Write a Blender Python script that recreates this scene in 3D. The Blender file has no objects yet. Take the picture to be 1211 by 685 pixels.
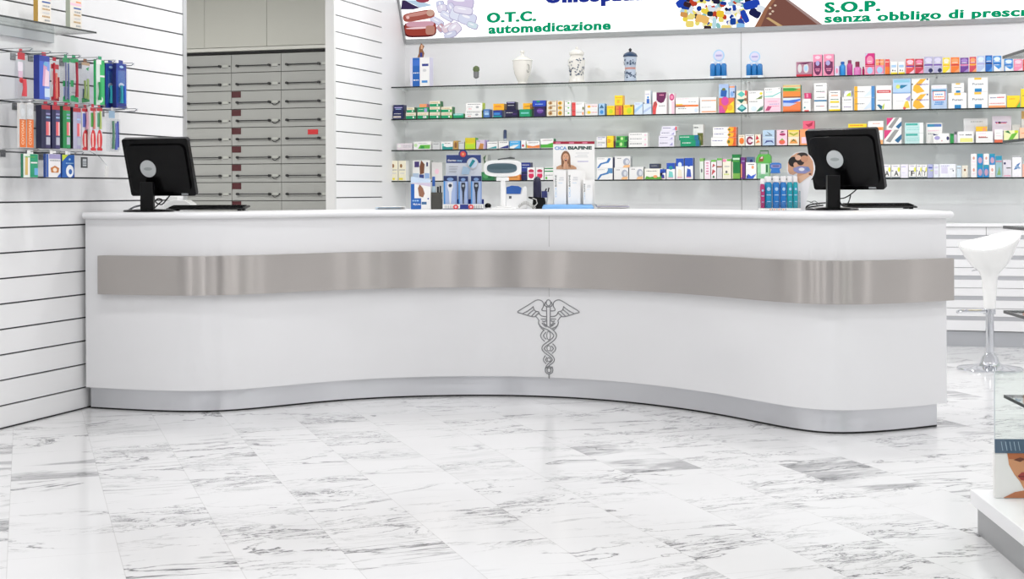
import bpy, math, random
from mathutils import Matrix, Vector
random.seed(7)
PI = math.pi
SC = bpy.context.scene
COL = SC.collection

# ------------------------------------------------------------------ camera
F = 1755.0; CX = 605.5; HY = 225.5; HC = 1.06
YAW = math.radians(17.1); ROLL = math.radians(-0.22)
cd = bpy.data.cameras.new('camera'); cam = bpy.data.objects.new('camera', cd); COL.objects.link(cam)
CR = (Matrix.Rotation(YAW, 3, 'Z') @ Matrix.Rotation(PI/2, 3, 'X') @ Matrix.Rotation(ROLL, 3, 'Z'))
cam.matrix_world = Matrix.Translation((0, 0, HC)) @ CR.to_4x4()
cd.sensor_fit = 'HORIZONTAL'; cd.sensor_width = 36; cd.lens = 36*F/1211
cd.shift_y = -(342.5-HY)/1211; cd.clip_start = .05; cd.clip_end = 200
SC.camera = cam
FWD = Vector((-math.sin(YAW), math.cos(YAW), 0)); RGT = Vector((math.cos(YAW), math.sin(YAW), 0))

def ray(px, py): return CR @ Vector(((px-CX)/F, (HY-py)/F, -1.0))
def on_x(px, py, x): d = ray(px, py); t = x/d.x; return Vector((x, d.y*t, HC+d.z*t))
def on_y(px, py, y): d = ray(px, py); t = y/d.y; return Vector((d.x*t, y, HC+d.z*t))
def on_z(px, py, z): d = ray(px, py); t = (z-HC)/d.z; return Vector((d.x*t, d.y*t, z))
def on_d(px, py, dep): d = ray(px, py); t = dep/d.dot(FWD); return Vector((d.x*t, d.y*t, HC+d.z*t))
def on_plane(px, py, p0, n): d = ray(px, py); c = Vector((0, 0, HC)); return c + d*((Vector(p0)-c).dot(n)/d.dot(n))

# ------------------------------------------------------------------ materials
def lin(h):
    h = h.lstrip('#'); v = [int(h[i:i+2], 16)/255 for i in (0, 2, 4)]
    return tuple(((c+.055)/1.055)**2.4 if c > .04045 else c/12.92 for c in v)
CN = dict(w='f4f3f0', cr='efe6cf', g1='d5d6d6', g2='a9acae', g3='5a5d62', k='101114', dk='26272e', nv='1d2458', nb='2a3a8c',
          bl='1f62b5', b2='3f8fd6', lb='a9cdec', vb='dbe8f6', tl='1d8c94', t2='7fd0c8', gr='0e9b66', g4='0c6a35', lg='63b948', yg='c8dc2a',
          ye='f5d92e', yo='f3b32b', og='ee7a2b', o2='f4a06a', rd='c8203a', r2='e2504f', pk='ee8fae', p2='f6cfdc', mg='d0267c', dm='6a1d52',
          pu='6a3a9a', lv='a9a3d2', l2='d9d5ea', bn='8b5a34', sk='e0b08c', tn='caa46c', ol='6b7034', mr='6e1528', dg='3c4a3c', cy='22a7c8')
MC = {}
def pm(name, color, rough=.5, metal=0, **kw):
    if name in MC: return MC[name]
    m = bpy.data.materials.new(name); m.use_nodes = True
    b = m.node_tree.nodes['Principled BSDF']
    b.inputs['Base Color'].default_value = (*lin(color), 1)
    b.inputs['Roughness'].default_value = rough; b.inputs['Metallic'].default_value = metal
    for k, v in kw.items(): b.inputs[k.replace('_', ' ')].default_value = v
    MC[name] = m; return m
def paper(c):
    if c == 'clr': return M_CLEAR
    name = 'print_'+c
    if name in MC: return MC[name]
    m = pm(name, CN.get(c, c), .38)
    nt = m.node_tree; b = nt.nodes['Principled BSDF']
    n = nt.nodes.new('ShaderNodeTexNoise'); n.inputs['Scale'].default_value = 60
    t = nt.nodes.new('ShaderNodeTexCoord'); nt.links.new(t.outputs['Object'], n.inputs['Vector'])
    r = nt.nodes.new('ShaderNodeMapRange'); r.inputs['To Min'].default_value = .32; r.inputs['To Max'].default_value = .46
    nt.links.new(n.outputs['Fac'], r.inputs['Value']); nt.links.new(r.outputs['Result'], b.inputs['Roughness'])
    return m
def emit(name, color, s):
    if name in MC: return MC[name]
    m = bpy.data.materials.new(name); m.use_nodes = True; nt = m.node_tree; nt.nodes.clear()
    e = nt.nodes.new('ShaderNodeEmission'); o = nt.nodes.new('ShaderNodeOutputMaterial')
    e.inputs['Color'].default_value = (*lin(color), 1); e.inputs['Strength'].default_value = s
    nt.links.new(e.outputs[0], o.inputs['Surface']); MC[name] = m; return m
def clear(name, color, rough=.02, facing=.08):
    if name in MC: return MC[name]
    m = bpy.data.materials.new(name); m.use_nodes = True; nt = m.node_tree; nt.nodes.clear()
    tr = nt.nodes.new('ShaderNodeBsdfTransparent'); tr.inputs['Color'].default_value = (*lin(color), 1)
    gl = nt.nodes.new('ShaderNodeBsdfGlossy'); gl.inputs['Roughness'].default_value = rough
    mx = nt.nodes.new('ShaderNodeMixShader'); fr = nt.nodes.new('ShaderNodeFresnel')
    ge = nt.nodes.new('ShaderNodeNewGeometry'); mr = nt.nodes.new('ShaderNodeMapRange'); mr.inputs['To Min'].default_value = 1.45; mr.inputs['To Max'].default_value = 1/1.45
    nt.links.new(ge.outputs['Backfacing'], mr.inputs['Value']); nt.links.new(mr.outputs['Result'], fr.inputs['IOR'])
    o = nt.nodes.new('ShaderNodeOutputMaterial')
    nt.links.new(fr.outputs[0], mx.inputs[0]); nt.links.new(tr.outputs[0], mx.inputs[1]); nt.links.new(gl.outputs[0], mx.inputs[2])
    nt.links.new(mx.outputs[0], o.inputs['Surface']); MC[name] = m; return m

M_WHITE = pm('white_wall_paint', 'efeff0', .45)
M_SLAT = pm('white_slat_laminate', 'efefef', .33)
M_GROOVE = pm('groove_dark_insert', '3a3b3e', .5)
M_LAM = pm('glossy_white_laminate', 'ededee', .16, Coat_Weight=.4, Coat_Roughness=.05)
M_TOP = pm('white_solid_surface', 'f3f3f4', .3)
M_ALU = pm('satin_aluminium', 'c9cacb', .38, 1)
M_CHROME = pm('polished_chrome', 'd6d8dc', .08, 1)
M_BLACK = pm('black_plastic', '060607', .35, Specular_IOR_Level=.22)
M_BLACKG = pm('black_gloss_plastic', '040405', .25, Specular_IOR_Level=.2)
M_WPL = pm('white_gloss_plastic', 'f7f7f5', .18, Coat_Weight=.5, Coat_Roughness=.05)
M_GLASS = clear('clear_shelf_glass', 'fafdfb'); M_GEDGE = pm('dark_glass_edge', '0c1614', .12)
M_CLEAR = clear('clear_plastic', 'fafbfc', .08)
M_DRAWER = pm('grey_drawer_enamel', 'a5a6a2', .5)
M_DARK = pm('dark_gap', '0d0d0e', .7)

def brushed(name, color, rough, aniso):
    m = pm(name, color, rough, 1); nt = m.node_tree; b = nt.nodes['Principled BSDF']
    b.inputs['Anisotropic'].default_value = aniso; b.inputs['Anisotropic Rotation'].default_value = .25
    tg = nt.nodes.new('ShaderNodeTangent'); tg.direction_type = 'UV_MAP'; tg.uv_map = 'uv'
    nt.links.new(tg.outputs[0], b.inputs['Tangent'])
    uv = nt.nodes.new('ShaderNodeUVMap'); uv.uv_map = 'uv'
    mp = nt.nodes.new('ShaderNodeMapping'); mp.inputs['Scale'].default_value = (3, 900, 1)
    n = nt.nodes.new('ShaderNodeTexNoise'); n.inputs['Scale'].default_value = 1; n.inputs['Detail'].default_value = 4
    nt.links.new(uv.outputs[0], mp.inputs[0]); nt.links.new(mp.outputs[0], n.inputs['Vector'])
    r = nt.nodes.new('ShaderNodeMapRange'); r.inputs['To Min'].default_value = rough-.015; r.inputs['To Max'].default_value = rough+.02
    nt.links.new(n.outputs['Fac'], r.inputs['Value']); nt.links.new(r.outputs['Result'], b.inputs['Roughness'])
    return m
M_STEEL = brushed('brushed_steel_band', 'bab5b1', .29, 1.0)
M_KICK = brushed('brushed_steel_kick', 'dcdde0', .36, .9)

# ------------------------------------------------------------------ text
TC = {}
def glyphs(s, bold=.02, sp=1.0):
    k = (s, bold, sp)
    if k in TC: return TC[k]
    c = bpy.data.curves.new('t', 'FONT'); c.body = s; c.size = 1; c.offset = bold; c.space_character = sp; c.resolution_u = 3
    o = bpy.data.objects.new('t', c); COL.objects.link(o)
    dg = bpy.context.evaluated_depsgraph_get(); me = bpy.data.meshes.new_from_object(o.evaluated_get(dg))
    vs = [v.co.copy() for v in me.vertices]; fs = [tuple(p.vertices) for p in me.polygons]
    bpy.data.objects.remove(o); bpy.data.curves.remove(c); bpy.data.meshes.remove(me)
    x0 = min(v.x for v in vs); x1 = max(v.x for v in vs)
    TC[k] = ([(v.x-x0, v.y) for v in vs], fs, x1-x0); return TC[k]

# ------------------------------------------------------------------ mesh builder
class MB:
    def __init__(s): s.v = []; s.f = []; s.m = []; s.mats = []; s.sm = []; s.uv = {}
    def mi(s, m):
        if m not in s.mats: s.mats.append(m)
        return s.mats.index(m)
    def face(s, idx, m, smooth=False, uv=None):
        if uv: s.uv[len(s.f)] = uv
        s.f.append(tuple(idx)); s.m.append(s.mi(m)); s.sm.append(smooth)
    def poly(s, pts, m, smooth=False):
        b = len(s.v); s.v += [tuple(p) for p in pts]; s.face(range(b, b+len(pts)), m, smooth)
    def box(s, x0, y0, z0, x1, y1, z1, m, M=None, side=None, top=None):
        b = len(s.v)
        P = [Vector(p) for p in ((x0,y0,z0),(x1,y0,z0),(x1,y1,z0),(x0,y1,z0),(x0,y0,z1),(x1,y0,z1),(x1,y1,z1),(x0,y1,z1))]
        if M: P = [M @ p for p in P]
        s.v += [tuple(p) for p in P]
        for i, q in enumerate(((0,3,2,1),(4,5,6,7),(0,1,5,4),(1,2,6,5),(2,3,7,6),(3,0,4,7))):
            mm = m
            if i in (3, 5) and side: mm = side
            if i == 1 and top: mm = top
            s.face([b+k for k in q], mm)
    def rbox(s, x0, y0, z0, x1, y1, z1, r, m, M=None, n=4, axis='z'):
        # box with rounded vertical edges (axis z) or rounded in the xz plane (axis y)
        if axis == 'z': A = [(x0, y0), (x1, y1)]; lo, hi = z0, z1
        else: A = [(x0, z0), (x1, z1)]; lo, hi = y0, y1
        (a0, b0), (a1, b1) = A; r = min(r, (a1-a0)/2*.999, (b1-b0)/2*.999); ring = []
        for (cx, cy, st) in ((a1-r, b1-r, 0), (a0+r, b1-r, 1), (a0+r, b0+r, 2), (a1-r, b0+r, 3)):
            for k in range(n+1):
                t = PI/2*(st+k/n); ring.append((cx+r*math.cos(t), cy+r*math.sin(t)))
        s.prism(ring, lo, hi, m, M, axis)
    def prism(s, ring, lo, hi, m, M=None, axis='z', smooth=True, capm=None):
        b = len(s.v); n = len(ring)
        for h in (lo, hi):
            for (a, c) in ring:
                p = Vector((a, c, h)) if axis == 'z' else (Vector((a, h, c)) if axis == 'y' else Vector((h, a, c)))
                s.v.append(tuple(M @ p if M else p))
        for i in range(n):
            j = (i+1) % n; s.face((b+i, b+j, b+n+j, b+n+i), m, smooth)
        s.face([b+i for i in range(n)][::-1], capm or m); s.face([b+n+i for i in range(n)], capm or m)
    def lathe(s, prof, m, M=None, n=20, mats=None, sx=1, sy=1):
        b = len(s.v)
        for (r, z) in prof:
            for k in range(n):
                t = 2*PI*k/n; p = Vector((r*math.cos(t)*sx, r*math.sin(t)*sy, z)); s.v.append(tuple(M @ p if M else p))
        for i in range(len(prof)-1):
            mm = mats[i] if mats else m
            for k in range(n):
                j = (k+1) % n; s.face((b+i*n+k, b+i*n+j, b+(i+1)*n+j, b+(i+1)*n+k), mm, True)
        s.face([b+k for k in range(n)][::-1], mats[0] if mats else m)
        q = b+(len(prof)-1)*n; s.face([q+k for k in range(n)], mats[-1] if mats else m)
    def tube(s, pts, r, m, n=6, closed=False):
        pts = [Vector(p) for p in pts]; N = len(pts); b = len(s.v); rr = r if isinstance(r, list) else [r]*N
        up = Vector((0, 0, 1))
        for i, p in enumerate(pts):
            d = (pts[(i+1) % N] if (closed or i < N-1) else p) - (pts[i-1] if (closed or i > 0) else p)
            d.normalize(); u = up if abs(d.z) < .95 else Vector((1, 0, 0))
            a = d.cross(u).normalized(); c = d.cross(a).normalized()
            for k in range(n):
                t = 2*PI*k/n; s.v.append(tuple(p + a*math.cos(t)*rr[i] + c*math.sin(t)*rr[i]))
        for i in range(N if closed else N-1):
            i2 = (i+1) % N
            for k in range(n):
                j = (k+1) % n; s.face((b+i*n+k, b+i*n+j, b+i2*n+j, b+i2*n+k), m, True)
        if not closed:
            s.face([b+k for k in range(n)][::-1], m); s.face([b+(N-1)*n+k for k in range(n)], m)
    def sphere(s, c, r, m, sx=1, sy=1, sz=1, n=14, h=8):
        prof = [(max(r*math.sin(PI*i/h), 1e-5), -r*math.cos(PI*i/h)*sz) for i in range(h+1)]
        s.lathe(prof, m, Matrix.Translation(c), n, sx=sx, sy=sy)
    def text(s, txt, o, ux, uy, m, width=None, size=None, bold=.02, sp=1.0):
        vs, fs, w = glyphs(txt, bold, sp); b = len(s.v)
        sx = (width/w) if width else size; sy = size if size else sx
        for (x, y) in vs: s.v.append(tuple(Vector(o) + Vector(ux)*(x*sx) + Vector(uy)*(y*sy)))
        for f in fs: s.face([b+i for i in f], m)
    def build(s, name, parent=None, loc=None, rotz=0, bevel=0, sharp=35):
        me = bpy.data.meshes.new(name)
        vs = s.v
        me.from_pydata(vs, [], s.f); me.update()
        for m in s.mats: me.materials.append(m)
        me.polygons.foreach_set('material_index', s.m); me.polygons.foreach_set('use_smooth', s.sm)
        if s.uv:
            L = me.uv_layers.new(name='uv')
            for fi, uvs in s.uv.items():
                p = me.polygons[fi]
                for li, q in zip(p.loop_indices, uvs): L.data[li].uv = q
        if any(s.sm): me.set_sharp_from_angle(angle=math.radians(sharp))
        o = bpy.data.objects.new(name, me); COL.objects.link(o)
        if parent: o.parent = parent
        if loc is not None: o.location = loc
        o.rotation_euler = (0, 0, rotz)
        if bevel:
            bm = o.modifiers.new('bevel', 'BEVEL'); bm.width = bevel; bm.segments = 2; bm.limit_method = 'ANGLE'
        return o
ALL_LABELS = {}
def tag(o, label, cat, group=None):
    while len(label.split()) > 16 and ' the ' in label: i = label.rfind(' the '); label = label[:i]+' '+label[i+5:]
    if not 4 <= len(label.split()) <= 16: print('LABEL LENGTH', label)
    if label in ALL_LABELS: print('DUPLICATE LABEL', label)
    ALL_LABELS[label] = 1
    o['label'] = label; o['category'] = cat
    if group: o['group'] = group
    return o
def empty(name, label, cat, loc, rotz=0, group=None):
    o = bpy.data.objects.new(name, None); COL.objects.link(o); o.location = loc; o.rotation_euler = (0, 0, rotz); o.empty_display_size = .05
    return tag(o, label, cat, group)
def struct(o): o['kind'] = 'structure'; return o
def T(x, y, z): return Matrix.Translation((x, y, z))

# printed carton: local frame x right, y into the depth, z up; origin at the middle of the front bottom edge
def carton_mb(w, h, d, design, mb=None, front=0):
    mb = mb or MB(); parts = [p.strip() for p in design.split(';')]
    base = parts[0].split('/'); bm = paper(base[0]); sm = paper(base[1]) if len(base) > 1 else bm
    tm = paper(base[2]) if len(base) > 2 else bm
    mb.box(-w/2, front, 0, w/2, front+d, h, bm, side=sm, top=tm)
    e = .0004
    for i, p in enumerate(parts[1:]):
        a = p.split(); k = a[0]; y = front-e*(1+.25*i)
        X = lambda u: (u-.5)*w*.985; Z = lambda v: v*h*.985+.0075*h
        if k == 'r': x0, z0, x1, z1 = map(float, a[1:5]); mb.poly([(X(x0), y, Z(z0)), (X(x1), y, Z(z0)), (X(x1), y, Z(z1)), (X(x0), y, Z(z1))], paper(a[5]))
        elif k == 'o':
            cx, cz, rx, rz = map(float, a[1:5])
            mb.poly([(X(cx+rx*math.cos(2*PI*q/16)), y, Z(cz+rz*math.sin(2*PI*q/16))) for q in range(16)], paper(a[5]))
        elif k == 'g':
            n = (len(a)-2)//2; c = list(map(float, a[1:-1])); pts = [(X(c[2*q]), y, Z(c[2*q+1])) for q in range(n)]
            ar = sum(pts[q][0]*pts[(q+1) % n][2]-pts[(q+1) % n][0]*pts[q][2] for q in range(n))
            mb.poly(pts if ar > 0 else pts[::-1], paper(a[-1]))
        elif k == 'l':    # a line of print too small to read
            z, x0, x1 = map(float, a[1:4]); hh = min(.0075, max(.0042, .05*h)) if h > .045 else .13*h; x = x0
            rr = random.Random(int(z*997+x0*131))
            while x < x1:
                ww = rr.uniform(.04, .12); xe = min(x+ww, x1)
                mb.poly([(X(x), y, Z(z)), (X(xe), y, Z(z)), (X(xe), y, Z(z)+hh), (X(x), y, Z(z)+hh)], paper(a[4])); x = xe+.025
        elif k == 't':
            x0, z0, x1, hh = map(float, a[1:5]); mb.text(' '.join(a[6:]), (X(x0), y, Z(z0)), (1, 0, 0), (0, 0, 1), paper(a[5]), width=(x1-x0)*w, size=hh*h/.72, bold=.015)
        elif k == 'v':    # vertical text, read from the bottom up
            x0, z0, z1, hh = map(float, a[1:5]); mb.text(' '.join(a[6:]), (X(x0), y, Z(z0)), (0, 0, 1), (-1, 0, 0), paper(a[5]), width=(z1-z0)*h, size=hh*w/.72, bold=.015)
        elif k == 'b':    # raised rounded stick (a brush handle) behind the blister
            x, z0, z1, r = map(float, a[1:5]); mb.tube([(X(x), front-r*w, Z(z0)), (X(x), front-r*w*1.3, Z((z0+z1)/2)), (X(x), front-r*w, Z(z1))], [r*w, r*w*.75, r*w*.8], paper(a[5]), 8)
        elif k == 'c':    # clear blister
            x0, z0, x1, z1 = map(float, a[1:5]); mb.box(X(x0), front-.012, Z(z0), X(x1), front-.001, Z(z1), M_CLEAR)
    return mb
# ------------------------------------------------------------------ setting
WX = -4.145; BY = 10.685; H = 2.9; RX = 3.3; FY = -1.6
P = 0.1141; Z0 = .103
def floor_mat():
    m = bpy.data.materials.new('white_veined_marble_tiles'); m.use_nodes = True; nt = m.node_tree; N = nt.nodes; L = nt.links
    b = N['Principled BSDF']
    def new(t, **kw):
        n = N.new(t)
        for k, v in kw.items(): setattr(n, k, v)
        return n
    def math_(op, a, c=None, d=None):
        n = new('ShaderNodeMath', operation=op)
        for i, q in enumerate((a, c, d)):
            if q is None: continue
            if isinstance(q, (int, float)): n.inputs[i].default_value = q
            else: L.new(q, n.inputs[i])
        return n.outputs[0]
    tc = new('ShaderNodeTexCoord')
    mp = new('ShaderNodeMapping'); mp.inputs['Rotation'].default_value = (0, 0, -math.radians(35.3)); L.new(tc.outputs['Object'], mp.inputs[0])
    sp = new('ShaderNodeSeparateXYZ'); L.new(mp.outputs[0], sp.inputs[0])
    u = math_('DIVIDE', math_('ADD', sp.outputs['X'], TILE_OFF), .312); row = math_('FLOOR', u); fu = math_('FRACT', u)
    wn = new('ShaderNodeTexWhiteNoise', noise_dimensions='1D'); L.new(row, wn.inputs['W'])
    v = math_('ADD', math_('DIVIDE', sp.outputs['Y'], .61), wn.outputs['Value']); tv = math_('FLOOR', v); fv = math_('FRACT', v)
    idc = new('ShaderNodeCombineXYZ'); L.new(row, idc.inputs[0]); L.new(tv, idc.inputs[1])
    wt = new('ShaderNodeTexWhiteNoise', noise_dimensions='2D'); L.new(idc.outputs[0], wt.inputs['Vector'])
    # joints
    ju = math_('LESS_THAN', math_('MINIMUM', fu, math_('SUBTRACT', 1, fu)), .0045)
    jv = math_('LESS_THAN', math_('MINIMUM', fv, math_('SUBTRACT', 1, fv)), .0024)
    joint = math_('MAXIMUM', ju, jv)
    # vein space: every tile cut from another place of the block
    off = new('ShaderNodeVectorMath', operation='MULTIPLY'); L.new(wt.outputs['Color'], off.inputs[0]); off.inputs[1].default_value = (17, 31, 9)
    m2 = new('ShaderNodeMapping'); m2.inputs['Rotation'].default_value = (0, 0, -math.radians(38)); L.new(tc.outputs['Object'], m2.inputs[0])
    st = new('ShaderNodeVectorMath', operation='MULTIPLY'); L.new(m2.outputs[0], st.inputs[0]); st.inputs[1].default_value = (1.0, 2.9, 1)
    ad = new('ShaderNodeVectorMath', operation='ADD'); L.new(st.outputs[0], ad.inputs[0]); L.new(off.outputs[0], ad.inputs[1])
    def noise(scale, detail, rough=.6, dist=0, src=ad):
        n = new('ShaderNodeTexNoise'); n.inputs['Scale'].default_value = scale; n.inputs['Detail'].default_value = detail
        n.inputs['Roughness'].default_value = rough; n.inputs['Distortion'].default_value = dist; L.new(src.outputs[0], n.inputs['Vector']); return n.outputs['Fac']
    def ridge(f, width):   # thin dark line where the noise crosses one half
        a = math_('ABSOLUTE', math_('SUBTRACT', f, .5)); r = new('ShaderNodeMapRange'); r.inputs['From Min'].default_value = 0; r.inputs['From Max'].default_value = width
        r.inputs['To Min'].default_value = 1; r.inputs['To Max'].default_value = 0; L.new(a, r.inputs['Value']); return r.outputs['Result']
    def ramp(f, a, c):
        r = new('ShaderNodeMapRange'); r.inputs['From Min'].default_value = a; r.inputs['From Max'].default_value = c; L.new(f, r.inputs['Value']); return r.outputs['Result']
    v1 = math_('MULTIPLY', ridge(noise(1.05, 8, .6, .8), .012), ramp(noise(1.0, 2), .44, .6))
    v2 = math_('MULTIPLY', ridge(noise(2.3, 10, .66, 1.3), .02), ramp(noise(.9, 3), .52, .64))
    v3 = math_('MULTIPLY', ridge(noise(5, 9, .7, 1.2), .035), ramp(noise(.75, 3), .56, .68))
    cloud = math_('MULTIPLY', ramp(noise(1.2, 7, .66, .6), .55, .74), ramp(wt.outputs['Value'], .45, 1))
    soft = ramp(noise(.8, 5, .55), .35, .8)
    patch = math_('MULTIPLY', math_('GREATER_THAN', wt.outputs['Value'], .885), ramp(noise(1.8, 5, .6, .5), .47, .56))
    dark = math_('ADD', math_('MULTIPLY', v1, .95), math_('ADD', math_('MULTIPLY', v2, .85), math_('MULTIPLY', v3, .8)))
    dark = math_('ADD', dark, math_('ADD', math_('MULTIPLY', cloud, .34), math_('MULTIPLY', soft, .06)))
    dark = math_('ADD', dark, math_('MULTIPLY', patch, .5))
    n = new('ShaderNodeClamp'); L.new(dark, n.inputs[0])
    mix = new('ShaderNodeMix', data_type='RGBA'); mix.inputs['A'].default_value = (*lin('e8e8e8'), 1); mix.inputs['B'].default_value = (*lin('44454a'), 1)
    L.new(n.outputs[0], mix.inputs['Factor'])
    mj = new('ShaderNodeMix', data_type='RGBA'); L.new(math_('MULTIPLY', joint, .24), mj.inputs['Factor']); L.new(mix.outputs['Result'], mj.inputs['A'])
    mj.inputs['B'].default_value = (*lin('8d8a86'), 1)
    L.new(mj.outputs['Result'], b.inputs['Base Color'])
    b.inputs['Roughness'].default_value = .13; b.inputs['IOR'].default_value = 1.5
    return m
TILE_OFF = .05
mb = MB(); FM = floor_mat()
mb.box(-8, FY-3, -.1, RX+.1, 11.6, 0, FM); struct(mb.build('floor'))
mb = MB(); mb.box(-8, FY, H, RX+.1, 11.6, H+.1, M_WHITE); struct(mb.build('ceiling'))
mb = MB(); mb.box(WX-.02, BY, 0, RX+.1, BY+.12, H, M_WHITE)
struct(mb.build('wall_back'))
mb = MB(); mb.box(RX, FY, 0, RX+.12, BY, H, M_WHITE); struct(mb.build('wall_right'))

# slatted left wall: boards with a dark groove between them
YE = on_x(216.5, 200, WX).y           # end of the left slat wall
YC = on_x(397, 200, WX).y             # start of the column beyond the opening
YS = on_x(452, 120, WX).y             # end of the column's slats
def slat_wall(name, y0, y1, hook=False):
    mb = MB(); g = .0075; back = WX-.055
    zs = [0]+[Z0+P*k for k in range(0, 25) if Z0+P*k < H-.02]+[H]
    mb.box(back, y0, 0, WX-.012, y1, H, M_GROOVE)
    for a, c in zip(zs[:-1], zs[1:]):
        mb.box(WX-.0121, y0, a+(g/2 if a > 0 else .004), WX, y1, c-(g/2 if c < H else 0), M_SLAT)
    return struct(mb.build(name))
slat_wall('wall_left', FY, YE)
slat_wall('wall_left', YC, YS)
mb = MB(); mb.box(WX-.055, YS, 0, WX, BY, H, M_WHITE)
struct(mb.build('wall_left'))
mb = MB(); mb.box(WX-.055, YE+.035, 2.55, WX, YC-.03, H, M_WHITE); struct(mb.build('wall_left'))
mb = MB(); mb.box(WX-.06, YE, 0, WX+.006, YE+.035, H, M_ALU); struct(mb.build('trim_1'))
mb = MB(); mb.box(WX-.06, YC-.03, 0, WX+.004, YC, H, pm('pale_trim', 'dcdcda', .4)); struct(mb.build('trim_2'))
mb = MB(); mb.box(WX, FY, 0, WX+.004, YE+.03, .006, M_DARK); struct(mb.build('baseboard_left'))
# thin joint between the wall panels above the shelves
xs = on_y(876.5, 60, BY).x
mb = MB(); mb.box(xs-.002, BY-.003, .9, xs+.002, BY, 2.21, pm('panel_joint', 'b8b8b8', .5)); struct(mb.build('trim_3'))

# storeroom behind the opening
mb = MB(); mb.box(-7.6, 5.5, 0, -7.5, 11.6, H, M_WHITE); struct(mb.build('wall_storeroom_left'))
mb = MB(); mb.box(-7.5, 5.5, 0, WX-.07, 5.6, H, M_WHITE); struct(mb.build('wall_storeroom_front'))
DY = 10.95
mb = MB(); mb.box(-7.5, DY+.55, 0, WX-.06, DY+.65, H, M_WHITE); struct(mb.build('wall_storeroom_back'))

# unseen shop front behind the camera; pillars and frames added for steel band streaks
M_PIL = pm('added_pillar_grey', '565553', .6); M_DFR = pm('added_frame_dark', '2a2b2d', .4)
mb = MB()
for (x0, x1, m) in ((-8, -3.9, M_WHITE), (-3.3, -3.15, M_DFR), (-2.7, -2.35, M_PIL), (-1.75, -1.7, M_DFR), (-1.35, -1.2, M_DFR), (-.8, -.74, M_WHITE), (-.35, -.1, M_DFR), (.2, .25, M_DFR), (.75, 1.3, M_PIL), (1.7, 1.75, M_WHITE), (2.1, 2.25, M_DFR), (2.55, 2.6, M_DFR), (2.9, 3.4, M_PIL)):
    mb.box(x0, FY-.2, 0, x1, FY-.05, H, m)
mb.box(-3.9, FY-.2, 2.5, 3.4, FY-.05, H, M_WHITE); mb.box(-3.9, FY-.19, 0, -1.35, FY-.06, .45, M_PIL); mb.box(1.1, FY-.19, 0, 2.9, FY-.06, .45, M_PIL)
struct(mb.build('wall_front_added'))
# ------------------------------------------------------------------ counter
KP = [(107.5,483),(142,485.3),(178.5,487),(205,488),(231,488.3),(250,488),(271,487),(295,485),(317,483),(350,479),(385,475.2),(420,472.8),
      (449.5,471),(500,468.8),(558.5,467.5),(605,468.2),(651,469.5),(695,472),(737,475.2),(780,480),(830,487.3),(860,492.5),(889,498.6),(922,506.3),(952,511.7),
      (975,514),(991,514.5),(1024,513.5),(1060,510.6),(1090.5,507),(1108,504.5)]
kp = [on_z(a, b, 0) for a, b in KP]
def smooth(pts, it=2):
    for _ in range(it):
        pts = [pts[0]]+[(pts[i-1]+pts[i]*2+pts[i+1])/4 for i in range(1, len(pts)-1)]+[pts[-1]]
    return pts
def catmull(pts, n=6):
    out = []
    for i in range(len(pts)-1):
        p0 = pts[max(i-1, 0)]; p1 = pts[i]; p2 = pts[i+1]; p3 = pts[min(i+2, len(pts)-1)]
        for k in range(n):
            t = k/n; out.append(.5*((2*p1)+(p2-p0)*t+(2*p0-5*p1+4*p2-p3)*t*t+(3*p1-p0-3*p2+p3)*t**3))
    out.append(pts[-1]); return out
kc = catmull(smooth([Vector((p.x, p.y, 0)) for p in kp], 3), 5)
def resample(pts, n):
    L = [0]
    for a, b in zip(pts[:-1], pts[1:]): L.append(L[-1]+(b-a).length)
    out = []; j = 0
    for i in range(n):
        s = L[-1]*i/(n-1)
        while j < len(L)-2 and L[j+1] < s: j += 1
        out.append(pts[j].lerp(pts[j+1], (s-L[j])/max(L[j+1]-L[j], 1e-9)))
    return out, L[-1]
kc, KL = resample(kc, 141)
def offset(pts, d):
    out = []
    for i, p in enumerate(pts):
        t = (pts[min(i+1, len(pts)-1)]-pts[max(i-1, 0)]).normalized(); n = Vector((t.y, -t.x, 0)); out.append(p+n*d)
    for q in out:
        if q.x < WX+.002: q.x = WX+.002
    return out
def shell(curve, depth, z0, z1, m, name, parent, ext=0.0, uv=True, cap=None, thick=True):
    # solid between a front curve and the same curve moved back by depth
    c = [p.copy() for p in curve]
    if ext: c.append(c[-1]+(c[-1]-c[-2]).normalized()*ext)
    bk = [Vector((max(p.x+FWD.x*depth, WX+.002), p.y+FWD.y*depth, 0)) for p in c]
    mb = MB(); n = len(c)
    for pts in (c, bk):
        for z in (z0, z1): mb.v += [(p.x, p.y, z) for p in pts]
    L = [0]
    for a, b in zip(c[:-1], c[1:]): L.append(L[-1]+(b-a).length)
    A, B, Cc, D = 0, n, 2*n, 3*n
    for i in range(n-1):
        j = i+1
        mb.face((A+i, A+j, B+j, B+i), m, True, [(L[i], 0), (L[j], 0), (L[j], z1-z0), (L[i], z1-z0)])
        mb.face((B+i, B+j, D+j, D+i), cap or m, False, [(L[i], 0), (L[j], 0), (L[j], .1), (L[i], .1)])
        mb.face((Cc+j, Cc+i, D+i, D+j), m, False); mb.face((A+j, A+i, Cc+i, Cc+j), cap or m, False)
    mb.face((A+n-1, Cc+n-1, D+n-1, B+n-1), m, False, [(0, 0), (depth, 0), (depth, .1), (0, .1)]); mb.face((A, B, D, Cc), m, False, [(0, 0), (0, .1), (depth, .1), (depth, 0)])
    return mb.build(name, parent)
CT = .961
bodyc = offset(kc, .038); bodyc.append(bodyc[-1]+(bodyc[-1]-bodyc[-2]).normalized()*.022)
counter = empty('pharmacy_counter', 'long curved white sales counter with brushed steel band and winged staff emblem', 'counter', (0, 0, 0))
shell(kc, .5, .008, .112, M_KICK, 'kick_plate', counter)
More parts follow.
